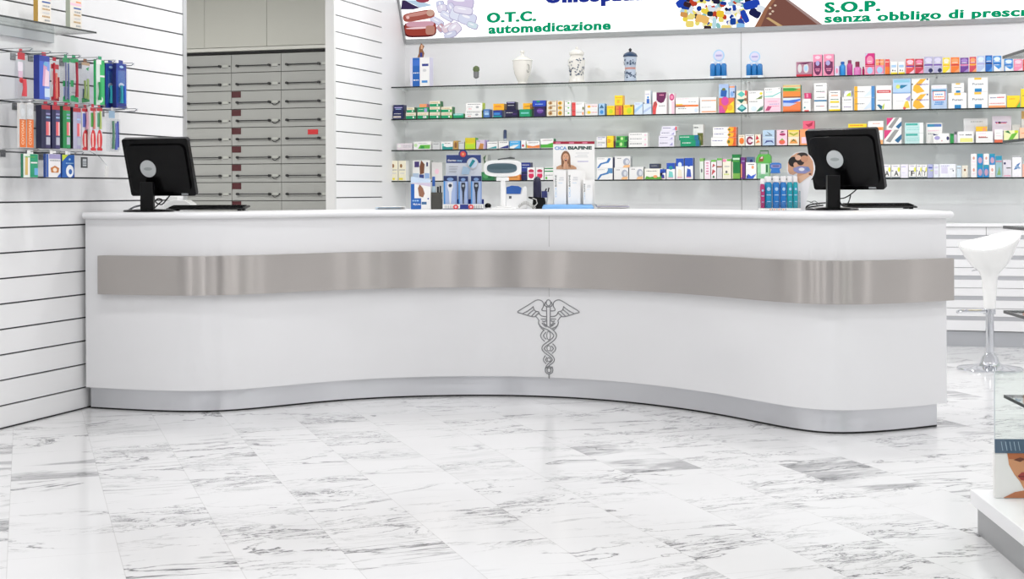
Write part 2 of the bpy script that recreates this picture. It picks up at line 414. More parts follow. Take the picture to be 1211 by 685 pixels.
shell(kc, .49, 0, .0079, M_DARK, 'foot_gap', counter)
body = shell(bodyc, .56, .108, CT-.031, M_LAM, 'body', counter)
# worktop with a rounded nose
def topslab():
    c0 = offset(bodyc, 0); prof = [(.004, CT-.031), (.014, CT-.031), (.021, CT-.027), (.0245, CT-.0205), (.0255, CT-.0155), (.0245, CT-.0105), (.021, CT-.004), (.014, CT), (.0, CT)]
    mb = MB(); rows = []
    tend = (bodyc[-1]-bodyc[-2]).normalized()
    for (o, z) in prof:
        c = offset(bodyc, o); c.append(c[-1]+tend*o*.9); rows.append([(p.x, p.y, z) for p in c])
    n = len(rows[0]); 
    def bk(z): return [(max(x+FWD.x*.64, WX+.002), y+FWD.y*.64, z) for (x, y, _) in rows[4]]
    rows = [bk(CT-.031)]+rows+[bk(CT)]
    for r in rows: mb.v += r
    R = len(rows)
    for a in range(R):
        b = (a+1) % R
        for i in range(n-1): mb.face((a*n+i, a*n+i+1, b*n+i+1, b*n+i), M_TOP, 1 <= a < R-2)
    mb.face([a*n+n-1 for a in range(R)], M_TOP); mb.face([a*n for a in range(R)][::-1], M_TOP)
    return mb.build('worktop', counter)
topslab()
# steel band
bi = offset(bodyc, .004); bo_ = offset(bodyc, .042)
pL = on_z(116, 348, .56); 
def curve_hit(px, curve, z=0.5):
    d = ray(px, 300); best = None
    for a, b in zip(curve[:-1], curve[1:]):
        ex, ey = b.x-a.x, b.y-a.y; den = d.x*ey-d.y*ex
        if abs(den) < 1e-9: continue
        t = (a.x*ey-a.y*ex)/den; s = (a.x*d.y-a.y*d.x)/den
        if -1e-6 <= s <= 1+1e-6 and t > 0 and (best is None or t < best[0]): best = (t, a, b, s)
    return best
bh = curve_hit(118, bo_); istart = min(range(len(bo_)), key=lambda i: (bo_[i]-(bh[1] if bh else bo_[0])).length)
def band():
    f = bo_[istart:]; k = bi[istart:]; z0, z1 = .567, .753; mb = MB(); n = len(f)
    tend = (bodyc[-1]-bodyc[-2]).normalized(); f = f+[f[-1]+tend*.003]; k = k+[k[-1]+tend*.003]; n += 1
    r = [[(p.x, p.y, z) for p in q] for q, z in ((k, z0), (f, z0), (f, z1), (k, z1))]
    for q in r: mb.v += q
    L = [0]
    for a, b in zip(f[:-1], f[1:]): L.append(L[-1]+(b-a).length)
    for a in range(4):
        b = (a+1) % 4; h0, h1 = (0, .2) if a == 1 else (0, .04)
        for i in range(n-1): mb.face((a*n+i, a*n+i+1, b*n+i+1, b*n+i), M_STEEL, a == 1, [(L[i], h0), (L[i+1], h0), (L[i+1], h1), (L[i], h1)])
    mb.face([a*n+n-1 for a in range(4)], M_STEEL, False, [(0, 0), (.04, 0), (.04, .2), (0, .2)]); mb.face([a*n for a in range(4)][::-1], M_STEEL, False, [(0, 0), (0, .2), (.04, .2), (.04, 0)])
    o = mb.build('steel_band', counter, sharp=50); o['label'] = 'brushed stainless steel band along the front'; return o
band()
# emblem and the body joint, drawn on the curved front
surf = offset(bodyc, .0012)
def on_body(px, py, lift=0):
    h = curve_hit(px, surf); t, a, b, s = h; d = ray(px, py); d0 = ray(px, 300); t = t*(d0.x**2+d0.y**2)**.5/(d.x**2+d.y**2)**.5
    n = (b-a).normalized(); n = Vector((n.y, -n.x, 0))
    return Vector((d.x*t, d.y*t, HC+d.z*t))+n*lift
M_EMB = pm('grey_etched_metal', '8f9092', .4, .3)
def emb():
    mb = MB()
    def A(x, y): return (605+x/12.46, 345+y/12.46)
    def B(x, y): return (605+x/12.46, 395+y/12.46)
    def line(pts, w=.0025):
        v = [Vector((a, b, 0)) for a, b in pts]
        v = catmull(v, 4) if len(v) > 2 else v
        mb.tube([on_body(p.x, p.y) for p in v], w, M_EMB, 5)
    W = [[(520,285),(455,280),(446,262),(468,222),(472,180),(445,138),(390,122),(335,142),(240,202),(90,296),(150,322),(240,352),(310,370),(362,372),(404,425)],
         [(318,215),(330,258),(352,286),(398,298),(412,330),(448,360),(520,368)],
         [(165,322),(240,285),(315,228)], [(238,345),(280,305),(330,268)], [(296,360),(330,325),(366,292)], [(345,368),(372,340),(398,318)],
         [(404,425),(398,470),(430,530),(470,565)],
         [(432,405),(470,403),(515,405)], [(450,432),(480,440),(510,430)], [(450,460),(480,500),(515,520)], [(470,455),(490,480),(512,490)],
         [(500,150),(488,190),(500,215),(516,220)]]
    for w in W:
        line([A(x, y) for x, y in w]); line([A(1086-x, y) for x, y in w])
    line([A(516, 212), A(517, 360), A(520, 520)]); line([A(570, 212), A(569, 360), A(566, 520)]); line([A(516, 225), A(570, 225)])
    line([A(543+34*math.cos(t), 165+44*math.sin(t)) for t in [2*PI*k/10 for k in range(11)]])
    # two intertwined strands that narrow towards the tip
    ys = [382.5, 388.7, 397, 405.4, 412, 419, 425.5, 431, 436.5]      # lobe, cross, lobe ...
    amp = [9.4, 0, 7.6, 0, 6.7, 0, 5.2, 0, 3.3]
    def cx(y): return 648.6+(y-382)*.012
    def strand(sgn, w, front):
        pts = []; N = 90
        for k in range(N+1):
            q = k/N*(len(ys)-1); i = min(int(q), len(ys)-2); f = q-i; y = ys[i]+(ys[i+1]-ys[i])*f
            a0 = max(amp[i], amp[i+1]); lob = (i+1)//2; s = sgn*(-1)**lob
            off = s*a0*(math.cos(f*PI/2) if i % 2 == 0 else math.sin(f*PI/2)); pts.append((y, off, i, f, s, a0))
        for e in (1, -1):
            seg = []
            for k, (y, off, i, f, s, a0) in enumerate(pts):
                j0 = pts[max(k-1, 0)]; j1 = pts[min(k+1, N)]; dx = j1[1]-j0[1]; dy = j1[0]-j0[0]; l = math.hypot(dx, dy) or 1
                ww = w*(1-.45*(y-382)/55); px_ = cx(y)+off+e*ww*dy/l; py_ = y-e*ww*dx/l
                hide = (not front(k, i, f)) and abs(off) < ww*2.1
                if hide:
                    if len(seg) > 2: line(seg[::2]+[seg[-1]])
                    seg = []
                else: seg.append((px_, py_))
            if len(seg) > 2: line(seg[::2]+[seg[-1]])
    strand(1, 1.9, lambda k, i, f: False); strand(-1, 1.9, lambda k, i, f: True)
    for y, h in ((397, 5), (412, 3.2), (425.5, 2.2)):
        line([(cx(y)+2.2*math.cos(t), y+h*math.sin(t)) for t in [2*PI*k/8 for k in range(9)]], .0018)
    line([(649.3+4.6*math.cos(t), 438+4.4*math.sin(t)) for t in [2*PI*k/10 for k in range(11)]])
    line([(649.3+2.4*math.cos(t), 438+2.8*math.sin(t)) for t in [2*PI*k/8 for k in range(9)]])
    line([(649.4, 442), (649.4, 447.6)], .0036)
    o = mb.build('emblem', counter); o['label'] = 'grey winged staff emblem with two entwined snakes'
emb()
mb = MB(); M_SEAM = pm('body_joint', 'b9b9b7', .5)
for a, b in ((254, 292), (340, 351), (442, 448)):
    mb.tube([on_body(649.3, a, -.0008), on_body(649.3, b, -.0008)], .0012, M_SEAM, 5)
mb.build('panel_joint', counter)
# ------------------------------------------------------------------ wall shelves
SFY = 10.385                            # front edge of the wall shelves
ITEMY = SFY+.03
SH = {'A': 103.5, 'B': 141.6, 'C': 178.2, 'D': 214.6}
SZ = {}
SHN = {'A': 'topmost', 'B': 'second', 'C': 'third', 'D': 'lowest'}
xl = WX+.004; xm = on_y(877, 120, SFY).x; xr = 1.75
for k, y in SH.items():
    z = on_y(462, y-.6, SFY).z; SZ[k] = z+.0001
    for (a, b, nm) in ((xl, xm-.002, 'left'), (xm+.002, xr, 'right')):
        t = empty('glass_shelf', f'clear glass wall shelf, {SHN[k]} of the four, {nm} pane behind the counter', 'shelf', (a, SFY, z-.009), 0, 'glass shelves on the back wall')
        mb = MB(); w = b-a
        mb.box(0, .0025, 0, w, BY-SFY-.001, .009, M_GLASS); mb.build('pane', t)
        mb = MB(); mb.box(0, 0, 0, w, .0024, .009, M_GEDGE); e = mb.build('front_edge', t); e['label'] = 'dark polished glass edge'
        for bx in ((.015, w*.5, w-.012) if nm == 'left' else (.012, w*.4, w*.8)):
            mb = MB(); mb.box(bx-.005, .2, -.008, bx+.005, BY-SFY-.001, -.0005, M_WHITE); mb.build('bracket', t)

# ------------------------------------------------------------------ lit sign
tilt = math.radians(24)
sb = Vector((0, BY-.012, on_y(478.5, 49.5, BY).z)); su = Vector((0, -math.sin(tilt), math.cos(tilt))); sn = Vector((0, -math.cos(tilt), -math.sin(tilt)))
SW0, SW1 = WX+.012, 2.2; SHH = .58
sign = empty('light_box_sign', 'backlit white sign with green pharmacy wording and pictures of pills', 'sign', (0, 0, 0))
M_SIGN = emit('sign_face_light', 'fdfefe', 1.7)
def sgp(px, py, l=0): return on_plane(px, py, sb+sn*.001, sn)+sn*l
def sg(x, s, l=0): return Vector((x, sb.y, sb.z))+su*s+sn*l
mb = MB(); q = [sg(SW0, .02), sg(SW1, .02), sg(SW1, SHH), sg(SW0, SHH)]; mb.poly(q, M_SIGN); mb.build('face', sign)
mb = MB(); M_SFR = pm('grey_sign_frame', 'b4b6b7', .4, .3)
def sbar(x0, x1, s0, s1, l0, l1):
    P_ = [sg(x, s, l) for l in (l0, l1) for (x, s) in ((x0, s0), (x1, s0), (x1, s1), (x0, s1))]; b = len(mb.v); mb.v += [tuple(p) for p in P_]
    for f in ((0,1,2,3),(7,6,5,4),(0,4,5,1),(1,5,6,2),(2,6,7,3),(3,7,4,0)): mb.face([b+k for k in f], M_SFR)
sbar(SW0, SW1, -.012, .021, -.012, .014); sbar(SW0, SW1, SHH-.02, SHH+.012, -.012, .014); sbar(SW0-.006, SW0+.006, -.012, SHH, -.012, .014); sbar(SW1-.01, SW1+.01, -.012, SHH, -.012, .014)
mb.build('frame', sign)
mb = MB(); mb.poly([(SW0, BY-.001, sb.z), (SW1, BY-.001, sb.z), sg(SW1, 0, -.005), sg(SW0, 0, -.005)], M_WHITE)
for x in (SW0, SW1): mb.poly([(x, BY-.001, sb.z), sg(x, 0, -.005), sg(x, SHH, -.005), (x, BY-.001, sb.z+SHH)], M_WHITE)
mb.build('housing', sign)
E = lambda c, s=1.0: emit('sign_print_'+c, CN.get(c, c), s)
def stext(txt, pa, pb, hpx, m, bold=.035):
    mb = MB(); a = sgp(*pa, .002); b = sgp(*pb, .002); ux = (b-a).normalized(); t = sgp(pa[0], pa[1]-hpx, .002); hh = (t-a).length
    uy = (t-a).normalized()
    th = .035 if len(txt) > 9 else .055
    for q in (0, 1, 2): mb.text(txt, a+ux*(hh*q*th)+sn*(q*.0001), ux, uy, m, width=(b-a).length-hh*2*th, size=hh/.72, bold=bold, sp=1.1)
    mb.build('lettering', sign)
stext('O.T.C.', (575.5, 26.6), (634.5, 24.2), 11.5, E('0d9a6c'))
stext('automedicazione', (577.5, 39.6), (722.5, 34.6), 10.6, E('0d9a6c'))
stext('S.O.P.', (975, 14.6), (1041.5, 12.3), 12.0, E('0d9a6c'))
stext('senza obbligo di prescrizione', (975, 26.6), (1282, 16.1), 10.2, E('0d9a6c'))
stext('Omeopatia', (644, 3.2), (763, -.8), 17, E('24338f'))
mb = MB(); LV = [0.0025]
def sell(cx, cy, rx, ry, c, ang=0, s=1.0, n=18, cap=False):
    LV[0] += .00003; a = math.radians(ang); pts = []
    for k in range(n):
        t = 2*PI*k/n; x = math.cos(t); y = math.sin(t)
        if cap: x = math.copysign(abs(x)**.45, x); y = math.copysign(abs(y)**.6, y)
        x *= rx; y *= ry; pts.append(sgp(cx+x*math.cos(a)-y*math.sin(a), cy+x*math.sin(a)+y*math.cos(a), LV[0]))
    mb.poly(pts[::-1], E(c, s))
def spoly(pts, c, s=1.0): LV[0] += .00003; mb.poly([sgp(x, y, LV[0]) for x, y in pts], E(c, s))
# pale and red-brown capsules at the left end
for (cx, cy, rx, ry, an, c) in ((545,3,16,8,5,'d4c9e4'),(521,6,5.5,5,80,'cfd4ec'),(523,10,5,6,80,'e2ddee'),(534,10,7,5,60,'d6d4ec'),(529,19,9,4.6,30,'dcdff2'),(517,25,9,4,30,'d9dbee'),
        (541,17,9,8,20,'e0e4f4'),(553,22,11,8,20,'d8dcf0'),(548,12,12,5,10,'e6e2f2'),(522,33,5,5,50,'c9a2ab'),(530,33,8,5,-30,'e2cfd8'),(538,34,8,7,-40,'e4dcea'),(533,41,8,4,-20,'d0d3e8'),(559,30,7,4,20,'d2e2ea')):
    sell(cx, cy, rx, ry, 'b5afcc', an, cap=True); sell(cx-.3, cy-.4, rx-.9, ry-.8, c, an, cap=True); sell(cx-rx*.15, cy-ry*.35, rx*.45, ry*.2, 'f6f6fc', an)
spoly([(474.5,11),(475.5,0),(479,0),(490,6),(497,9),(489,11)], '3d2f55'); spoly([(479,0),(494,0),(512,6),(497,9)], 'b8cfe4')
sell(500, 0, 8, 3, '9a4455')
sell(495.5, 18.5, 19, 5.5, 'a55a50', -10, cap=True); sell(494, 16.4, 15, 2.2, 'c98f86', -10); sell(482.5, 20.5, 2, 1.8, 'f0c2be')
sell(509, 15, 4.5, 4, 'c9a494', -10)
sell(497, 34.5, 19.5, 9.5, '5b2227', -2, cap=True); sell(497.5, 33.5, 18.5, 8.5, '9c4238', -2, cap=True); sell(497, 28.2, 16.5, 3.2, 'cf9fae', -2, cap=True)
sell(496, 32.8, 16, 1.2, 'efd0d4', -3); sell(509, 35.5, 5.5, 5.5, 'b98577', 0, cap=True)
mb.build('capsule_picture', sign); mb = MB()
# mixed coloured pills spilling from a brown bottle
rr = random.Random(5); pal = ['f2d94e','f4f2ea','2a49a8','e9c05c','f6ead0','b8d8ee','1f3f96','f0e27a','ffffff','dfe9f4','27253f','8fc7c4','c2452f','f4eec2']
for k in range(120):
    t = rr.random(); cx = 806+t*78+rr.uniform(-3, 3); lo = 2+max(0, 30*(1-abs(t-.55)*.55)); cy = rr.uniform(-2, min(lo, 31))
    if cx < 815 and cy > 22: continue
    sell(cx, cy, rr.uniform(2.6, 5.2), rr.uniform(2, 3.4), rr.choice(pal), rr.uniform(0, 180), .95, 12, cap=rr.random() < .5)
for (cx, cy, rx, ry, c, an) in ((806,3,6.5,4.5,'2547b4',-35),(813,5,4.5,3,'3b2730',20),(809,17,4.5,3,'d79a58',10),(831,22,8,4.5,'f0bf72',15),(817,20,4,3,'efe08a',0),(816,28,5,4,'f2dc7c',0),(837,33,4.5,3,'3b2c30',5),
        (852,16,4.5,4,'f2ca3c',0),(840,16,3.5,3,'1f3348',0),(867,25,3.5,4,'20489e',0),(881,19,3.5,8,'2547b4',-25),(893,15,7,5,'1f2350',30),(889,5,10,5,'2547b4',-15),(900,10,5,4,'e6eef6',20),(859,32,6,3,'f3dc86',5),(845,27,2.5,7,'bfe0ea',5),(876,30,5,3,'8fc3ee',5)):
    sell(cx, cy, rx, ry, c, an, .95, cap=True)
spoly([(891,34.2),(900,22),(905,9),(913,-2),(926,-3),(975,30.8)], '7a5148'); spoly([(905,9),(913,-2),(919,-3),(908,12),(899,33),(891,34.2)], '9a6a52')
spoly([(906,21),(909,20),(930,32.6),(924,33)], 'c9a878'); spoly([(926,-3),(930,-3),(976,30.8),(970,31)], 'a38a86')
for p in ((911,9),(914,13),(911,16),(917,6)): sell(*p, 1.6, 1.2, 'd9c4ae')
mb.build('pill_picture', sign)

# ------------------------------------------------------------------ storeroom drawer cabinets and cupboards
def dz(py): return on_y(391, py, DY).z
rows = [60.5, 81.9, 103.8, 126, 148, 170.8, 193.1, 215.2, 237.2]
rz = [dz(r) for r in rows]; step = (rz[0]-rz[-1])/8
rz = [rz[0]-step*k for k in range(13)]
cols = [on_y(p, 150, DY).x for p in (215.5, 274, 332.7, 391.2)]
cols[0] = cols[1]-(cols[2]-cols[1])
M_ROD = pm('dark_handle_rod', '17181a', .4)
names = ['leftmost, beside the slatted wall edge', 'middle one, with dark red squares', 'rightmost, with one bright red tag']
for ci in range(3):
    x0, x1 = cols[ci], cols[ci+1]; w = x1-x0
    t = empty('drawer_cabinet', f'grey medicine drawer cabinet in the storeroom, {names[ci]}', 'cabinet', (x0, DY, 0), 0, 'storeroom drawer cabinets')
    mb = MB(); mb.box(0, .012, 0, w, .5, rz[0]+.004, pm('cabinet_carcass', '54554f', .6)); mb.build('carcass', t)
    for r in range(len(rz)-1):
        zt, zb = rz[r]-.004, rz[r+1]+.002
        if zb < .02: continue
        mb = MB(); mb.box(.002, 0, zb, w-.002, .0115, zt, M_DRAWER); d = mb.build('drawer', t)
        zr = zt-(zt-zb)*.64
        mb = MB()
        mb.tube([(w*.12, -.02, zr), (w*.78, -.02, zr)], .0048, M_ROD, 6)
        for u in (.13, .775): mb.tube([(w*u, -.0005, zr), (w*u, -.028, zr)], .0105, M_ROD, 8)
        mb.build('handle', d)
        mb = MB(); mb.box(w*.82, -.003, zr-.012, w*.93, -.0005, zr+.012, pm('label_holder', 'b9bbb4', .4)); mb.box(w*.82, -.0035, zr-.013, w*.93, -.0031, zr-.0105, M_ROD); mb.build('label_holder', d)
        mb = MB(); mb.tube([(w*.965, -.0005, zr), (w*.965, -.01, zr)], .0055, M_ROD, 8)
        if ci == 1 and r >= 2: mb.tube([(w*.82, -.008, zr-.012), (w*.86, -.012, zr-.024), (w*.9, -.012, zr-.024), (w*.96, -.008, zr-.006)], .0035, M_ROD, 5)
        mb.build('lock', d)
        if ci == 1 and r >= 2:
            mb = MB(); mb.box(.0025, -.002, zt-.052, w*.19, -.0005, zt-.001, pm('dark_red_label', '4a0f16', .5)); s_ = mb.build('label', d); s_['label'] = 'dark red square label'
        if ci == 2 and r == 4:
            mb = MB(); mb.box(w*.54, -.003, zt-.062, w*.745, -.0005, zt-.022, pm('bright_red_tag', 'd0252a', .5)); s_ = mb.build('label', d); s_['label'] = 'bright red tag'
mb = MB(); mb.box(cols[0], DY-.004, rz[0]+.0045, cols[3], DY+.5, dz(57.2), M_DARK); struct(mb.build('trim_4'))
zc = dz(57.2)
M_CUP = pm('beige_cupboard_laminate', 'c3c3ba', .5)
cx = [cols[0]-.3]+[on_y(p, 30, DY-.01).x for p in (242.5, 316)]+[cols[3]+.02]
for i in range(3):
    t = empty('wall_cupboard', ['beige cupboard door panel above the drawers, leftmost narrow one', 'beige cupboard above the drawers, between the two vertical joints', 'beige cupboard above the drawers, rightmost by the slatted column'][i], 'cupboard', (cx[i], DY, zc), 0, 'storeroom wall cupboards')
    mb = MB(); w = cx[i+1]-cx[i]; mb.box(0, .0, .0, w, .45, H-zc-.002, M_CUP); mb.build('carcass', t)
    mb = MB(); mb.box(.0015, -.02, .035, w-.0015, -.001, H-zc-.02, M_CUP); mb.build('door', t)
    mb = MB(); mb.box(0, -.025, .004, w, -.001, .03, pm('cupboard_rail', 'd0d0c8', .4)); mb.build('lower_rail', t)

# ------------------------------------------------------------------ low drawer units behind the stool
LY = 10.42; zt = on_y(1150, 264.3, LY).z
def lz(py): return on_y(1140, py, LY).z
sx = on_y(1166.3, 270, LY).x
ru = [-.95, sx-.86, sx, sx+.86, 2.4]
M_GRIP = pm('grey_grip_strip', 'b3b4b8', .4)
M_LOW = pm('white_drawer_laminate', 'ededee', .35)
lines = [268.6+24*k for k in range(6)]
ln = ['far one mostly hidden by the counter', 'left of the bar stool', 'behind the bar stool', 'right of the bar stool behind glass display']
mb = MB(); mb.box(ru[0], LY-.012, lz(268.6)+.002, ru[-1], BY-.001, zt, M_TOP)
o = mb.build('back_worktop'); tag(o, 'thin white ledge on top of the low drawer units', 'worktop')
for i in range(4):
    x0, x1 = ru[i], ru[i+1]; w = x1-x0
    t = empty('drawer_unit', f'low white drawer unit with grey grip strips, {ln[i]}', 'drawer unit', (x0, LY, 0), 0, 'low white drawer units')
    mb = MB(); mb.box(0, .02, lz(391.5), w, BY-LY-.001, lz(268.6)+.0015, pm('unit_shadow_gap', '6d6e70', .6)); mb.build('carcass', t)
    mb = MB(); mb.box(0, .015, 0, w, .03, lz(392), pm('grey_plinth', 'b9bbbf', .35, .4)); mb.build('plinth', t)
    for k in range(5):
        z1 = lz(lines[k])-.001; z0 = lz(lines[k]+24)+.002
        if k == 4: z0 = lz(391)
        mb = MB(); zz = [z1, lz(lines[k]+9.3), lz(lines[k]+14.3), z0]
        mb.box(.0015, 0, zz[1], w-.0015, .019, zz[0], M_LOW); mb.box(.0015, 0, zz[3], w-.0015, .019, zz[2], M_LOW); mb.box(.0015, .008, zz[2], w-.0015, .019, zz[1], M_LOW)
        d = mb.build('drawer', t)
        mb = MB(); mb.box(.002, .002, zz[2]+.0005, w-.002, .0078, zz[1]-.0005, M_GRIP); mb.build('grip_strip', d)

# ------------------------------------------------------------------ bar stool
sc = on_z(1170.7, 437, 0); sd = sc.dot(FWD)
stool = empty('bar_stool', 'white moulded bar stool on a chrome pedestal beside the counter end', 'stool', (sc.x, sc.y, 0))
mb = MB(); mb.lathe([(.187, 0), (.188, .006), (.184, .011), (.15, .016), (.1, .024), (.062, .034), (.052, .045), (.046, .07), (.03, .088), (.028, .1)], M_CHROME, n=48); mb.build('base', stool)
zb = HC-(366-223.4)/F*sd
mb = MB(); mb.lathe([(.0235, .09), (.0235, zb-.02)], M_CHROME, n=24); mb.build('column', stool)
mb = MB(); mb.lathe([(.034, zb-.028), (.034, zb+.004)], M_CHROME, n=24); mb.build('collar', stool)
mb = MB(); zr = zb-.016
loop = []
for (a, b) in ((-.03, -.02), (-.1, -.03), (-.165, -.035), (-.185, -.0), (-.17, .05), (-.13, .075), (-.08, .055), (-.03, .02)):
    loop.append(Vector((RGT.x*a+FWD.x*b, RGT.y*a+FWD.y*b, zr+(.006 if b < 0 else .0))))
mb.tube(catmull(loop, 5), .0095, M_CHROME, 8); mb.build('footrest', stool)
def seat():
    mb = MB(); n = 48; prof = []
    def P_(th, r, z): return tuple(RGT*(r*math.cos(th))+FWD*(r*math.sin(th)*.93)+Vector((0, 0, z)))
    def rim(th):  # height of the rim round the seat: high back at the right and rear, low lip to the left
        c, s = math.cos(th), math.sin(th)
        return .742+.040*c+.022*s+.022*c*c-.012*max(0, -s)
    levels = []
    base = .59
    out = [(0, .033), (.35, .038), (.78, .046), (.93, .062)]      # below the bowl: plain stem
    for (u, r) in out: levels.append([P_(2*PI*k/n, r, zb+(base-zb)*u) for k in range(n)])
    for q in (.12, .28, .46, .64, .8, .92, 1.0):
        row = []
        for k in range(n):
            th = 2*PI*k/n; R = .168+.012*math.cos(th)**2; zr_ = rim(th); r = .07+(R-.07)*q**.85; z = base-.005+(zr_-base)*(q**1.25); row.append(P_(th, r, z))
        levels.append(row)
    for (q, dz_) in ((1.0, .006), (.965, .006), (.9, -.012), (.75, -.045), (.55, -.07), (.3, -.085), (.02, -.09)):
        row = []
        for k in range(n):
            th = 2*PI*k/n; R = .168+.012*math.cos(th)**2; row.append(P_(th, R*q, (rim(th)*q+.738*(1-q))+dz_*(1 if q > .5 else 1)))
        levels.append(row)
    for l in levels: mb.v += l
    for i in range(len(levels)-1):
        for k in range(n):
            j = (k+1) % n; mb.face((i*n+k, i*n+j, (i+1)*n+j, (i+1)*n+k), M_WPL, True)
    mb.face(list(range(n))[::-1], M_WPL); b = (len(levels)-1)*n; mb.face([b+k for k in range(n)], M_WPL, True)
    mb.build('seat', stool, sharp=70)
seat()
mb = MB(); a = RGT*-.055; mb.tube([a*.9+Vector((0, 0, .6)), a*1.35+Vector((0, 0, .585)), a*1.9+Vector((0, 0, .578))], .004, M_CHROME, 6); mb.build('lever', stool)

# ------------------------------------------------------------------ glass display stand at the right
gd = 4.58
ga = math.radians(2.8); GR = Vector((math.cos(ga)*RGT.x+math.sin(ga)*FWD.x*-1, math.cos(ga)*RGT.y-math.sin(ga)*FWD.y, 0)).normalized()
GF = Vector((-GR.y, GR.x, 0))           # away from the camera
pc = on_z(1156.3, 631, 0)
M_PL = pm('grey_plinth_metal', 'a7a8a9', .4, .5)
zp = on_d(1150.5, 580, pc.dot(FWD)).z
GM = Matrix(((GR.x, GF.x, 0, pc.x), (GR.y, GF.y, 0, pc.y), (0, 0, 1, 0), (0, 0, 0, 1)))
gon = bpy.data.objects.new('display_stand', None); COL.objects.link(gon); gon.matrix_world = GM; tag(gon, 'glass shelf display stand on a white and grey plinth at the right edge', 'display stand')
GW, GD = 1.0, 1.25
mb = MB(); mb.box(0, -GD, 0, GW, 0, zp-.045, M_PL); mb.build('plinth', gon)
mb = MB(); mb.box(-.018, -GD-.018, zp-.0445, GW+.018, .018, zp, M_TOP); mb.build('plinth_top', gon, bevel=.003)
gi = GM.inverted()
def gpt(px, py, off=.0): # point on the plane of the stand's left side
    p = on_plane(px, py, pc+GR*off, GR); return gi @ p
cpt = on_d(1187.5, 400, pc.dot(FWD)+.0); lx = (gi @ cpt).x; 
for k, py in enumerate((66.3, 166.3, 267, 367, 467)):
    z = on_d(1187, py, pc.dot(FWD)-.0).z
    mb = MB(); mb.box(lx, -.9, z-.009, lx+.7, -.0, z, M_GLASS); s_ = mb.build('glass_shelf', gon)
    mb = MB(); mb.box(lx-.0025, -.9, z-.009, lx-.0001, .0, z, M_GEDGE); mb.box(lx-.0025, .0001, z-.009, lx+.7, .0026, z, M_GEDGE); mb.build('glass_edge', s_)
mb = MB(); mb.box(lx+.33, -.47, zp+.0005, lx+.37, -.43, 1.75, M_ALU); mb.build('post', gon)
lx2 = (gi @ on_d(1174.5, 500, pc.dot(FWD))).x
mb = MB(); mb.box(lx2, -.02, zp+.0005, lx2+.62, -.012, .5, M_GLASS); g_ = mb.build('glass_back_panel', gon)
mb = MB(); mb.box(lx2-.0015, -.02, zp+.0005, lx2-.0001, -.012, .5, pm('pale_glass_edge', 'dfe6ea', .15)); mb.build('panel_edge', g_)

# product card with a face on the plinth (left side faces the camera)
fc = on_z(1176.6, 589.5, zp)
face = empty('display_card', 'white counter card with a close-up face picture under a dark blue header', 'display card', (fc.x, fc.y, zp+.0005))
face.matrix_world = Matrix(((GR.x, GF.x, 0, fc.x), (GR.y, GF.y, 0, fc.y), (0, 0, 1, zp+.0005), (0, 0, 0, 1)))
k_ = fc.dot(FWD)/F; hh = 53.5*k_; wd = .3
mb = MB(); mb.box(0, 0, 0, wd, .02, hh, paper('w')); mb.build('card', face)
mb = MB(); pp = lambda x, y: ((x-1176.6)*k_, -.0012, (589.5-y)*k_)
def fp(pts, c, lift=0):
    v = [Vector((*pp(x, y),))+Vector((0, -lift, 0)) for x, y in pts]
    mb.poly(v[::-1], paper(c))
fp([(1191,536.3),(1196,536.3),(1250,536.3),(1250,589),(1186,589),(1200,582),(1211,580),(1206,570),(1199,561),(1193,550)], 'd79a70')
fp([(1191,536.3),(1250,536.3),(1250,541),(1215,546),(1200,543),(1193,543)], 'b96d43', .0004)
fp([(1198,544),(1206,541),(1212,543),(1206,546.5)], '6a3a28', .0008); fp([(1203,563),(1208,558.5),(1216,559),(1222,564),(1214,569),(1207,568)], 'a8423f', .0008); fp([(1203,563),(1222,563.2),(1222,564.4),(1204,564.2)], '6d2428', .0012)
fp([(1186,589),(1200,582),(1250,577),(1250,589)], 'c07b55', .0004)
mb.build('face_picture', face)
mb = MB(); n0 = len(mb.v)
a = [Vector(pp(x, y)) for x, y in ((1176.6, 536), (1250, 536))]
mb.poly([a[0]+Vector((0, -.002, 0)), a[1]+Vector((0, -.002, 0)), a[1]+Vector((.012, .045, 13.5*k_)), a[0]+Vector((.012, .045, 13.5*k_))], paper('2c4862'))
mb.poly([a[0]+Vector((0, 0, 0)), a[0]+Vector((.012, .047, 13.5*k_)), a[1]+Vector((.012, .047, 13.5*k_)), a[1]+Vector((0, 0, 0))], paper('2c4862'))
for i in range(5):
    u = .0265+.0*i; x = (1186+i*5-1176.6)*k_
    mb.poly([Vector((x, .003, hh+.006)), Vector((x+.002, .003, hh+.006)), Vector((x+.006, .035, hh+.028)), Vector((x+.004, .035, hh+.028))], paper('8fa3b4'))
mb.build('header', face)
# ------------------------------------------------------------------ products on the wall shelves
DD = .07
def wpos(px, py, y=None): return on_y(px, py, ITEMY if y is None else y)
POSN = {2: ['lower', 'upper'], 3: ['bottom', 'middle', 'top'], 4: ['bottom', 'third', 'second', 'top']}
GN = {'A': 'goods on the top wall shelf', 'B': 'goods on the second wall shelf', 'C': 'goods on the third wall shelf', 'D': 'goods on the lowest wall shelf'}
SN = {'A': 'on the top wall shelf', 'B': 'on the second wall shelf', 'C': 'on the third wall shelf', 'D': 'on the lowest wall shelf'}
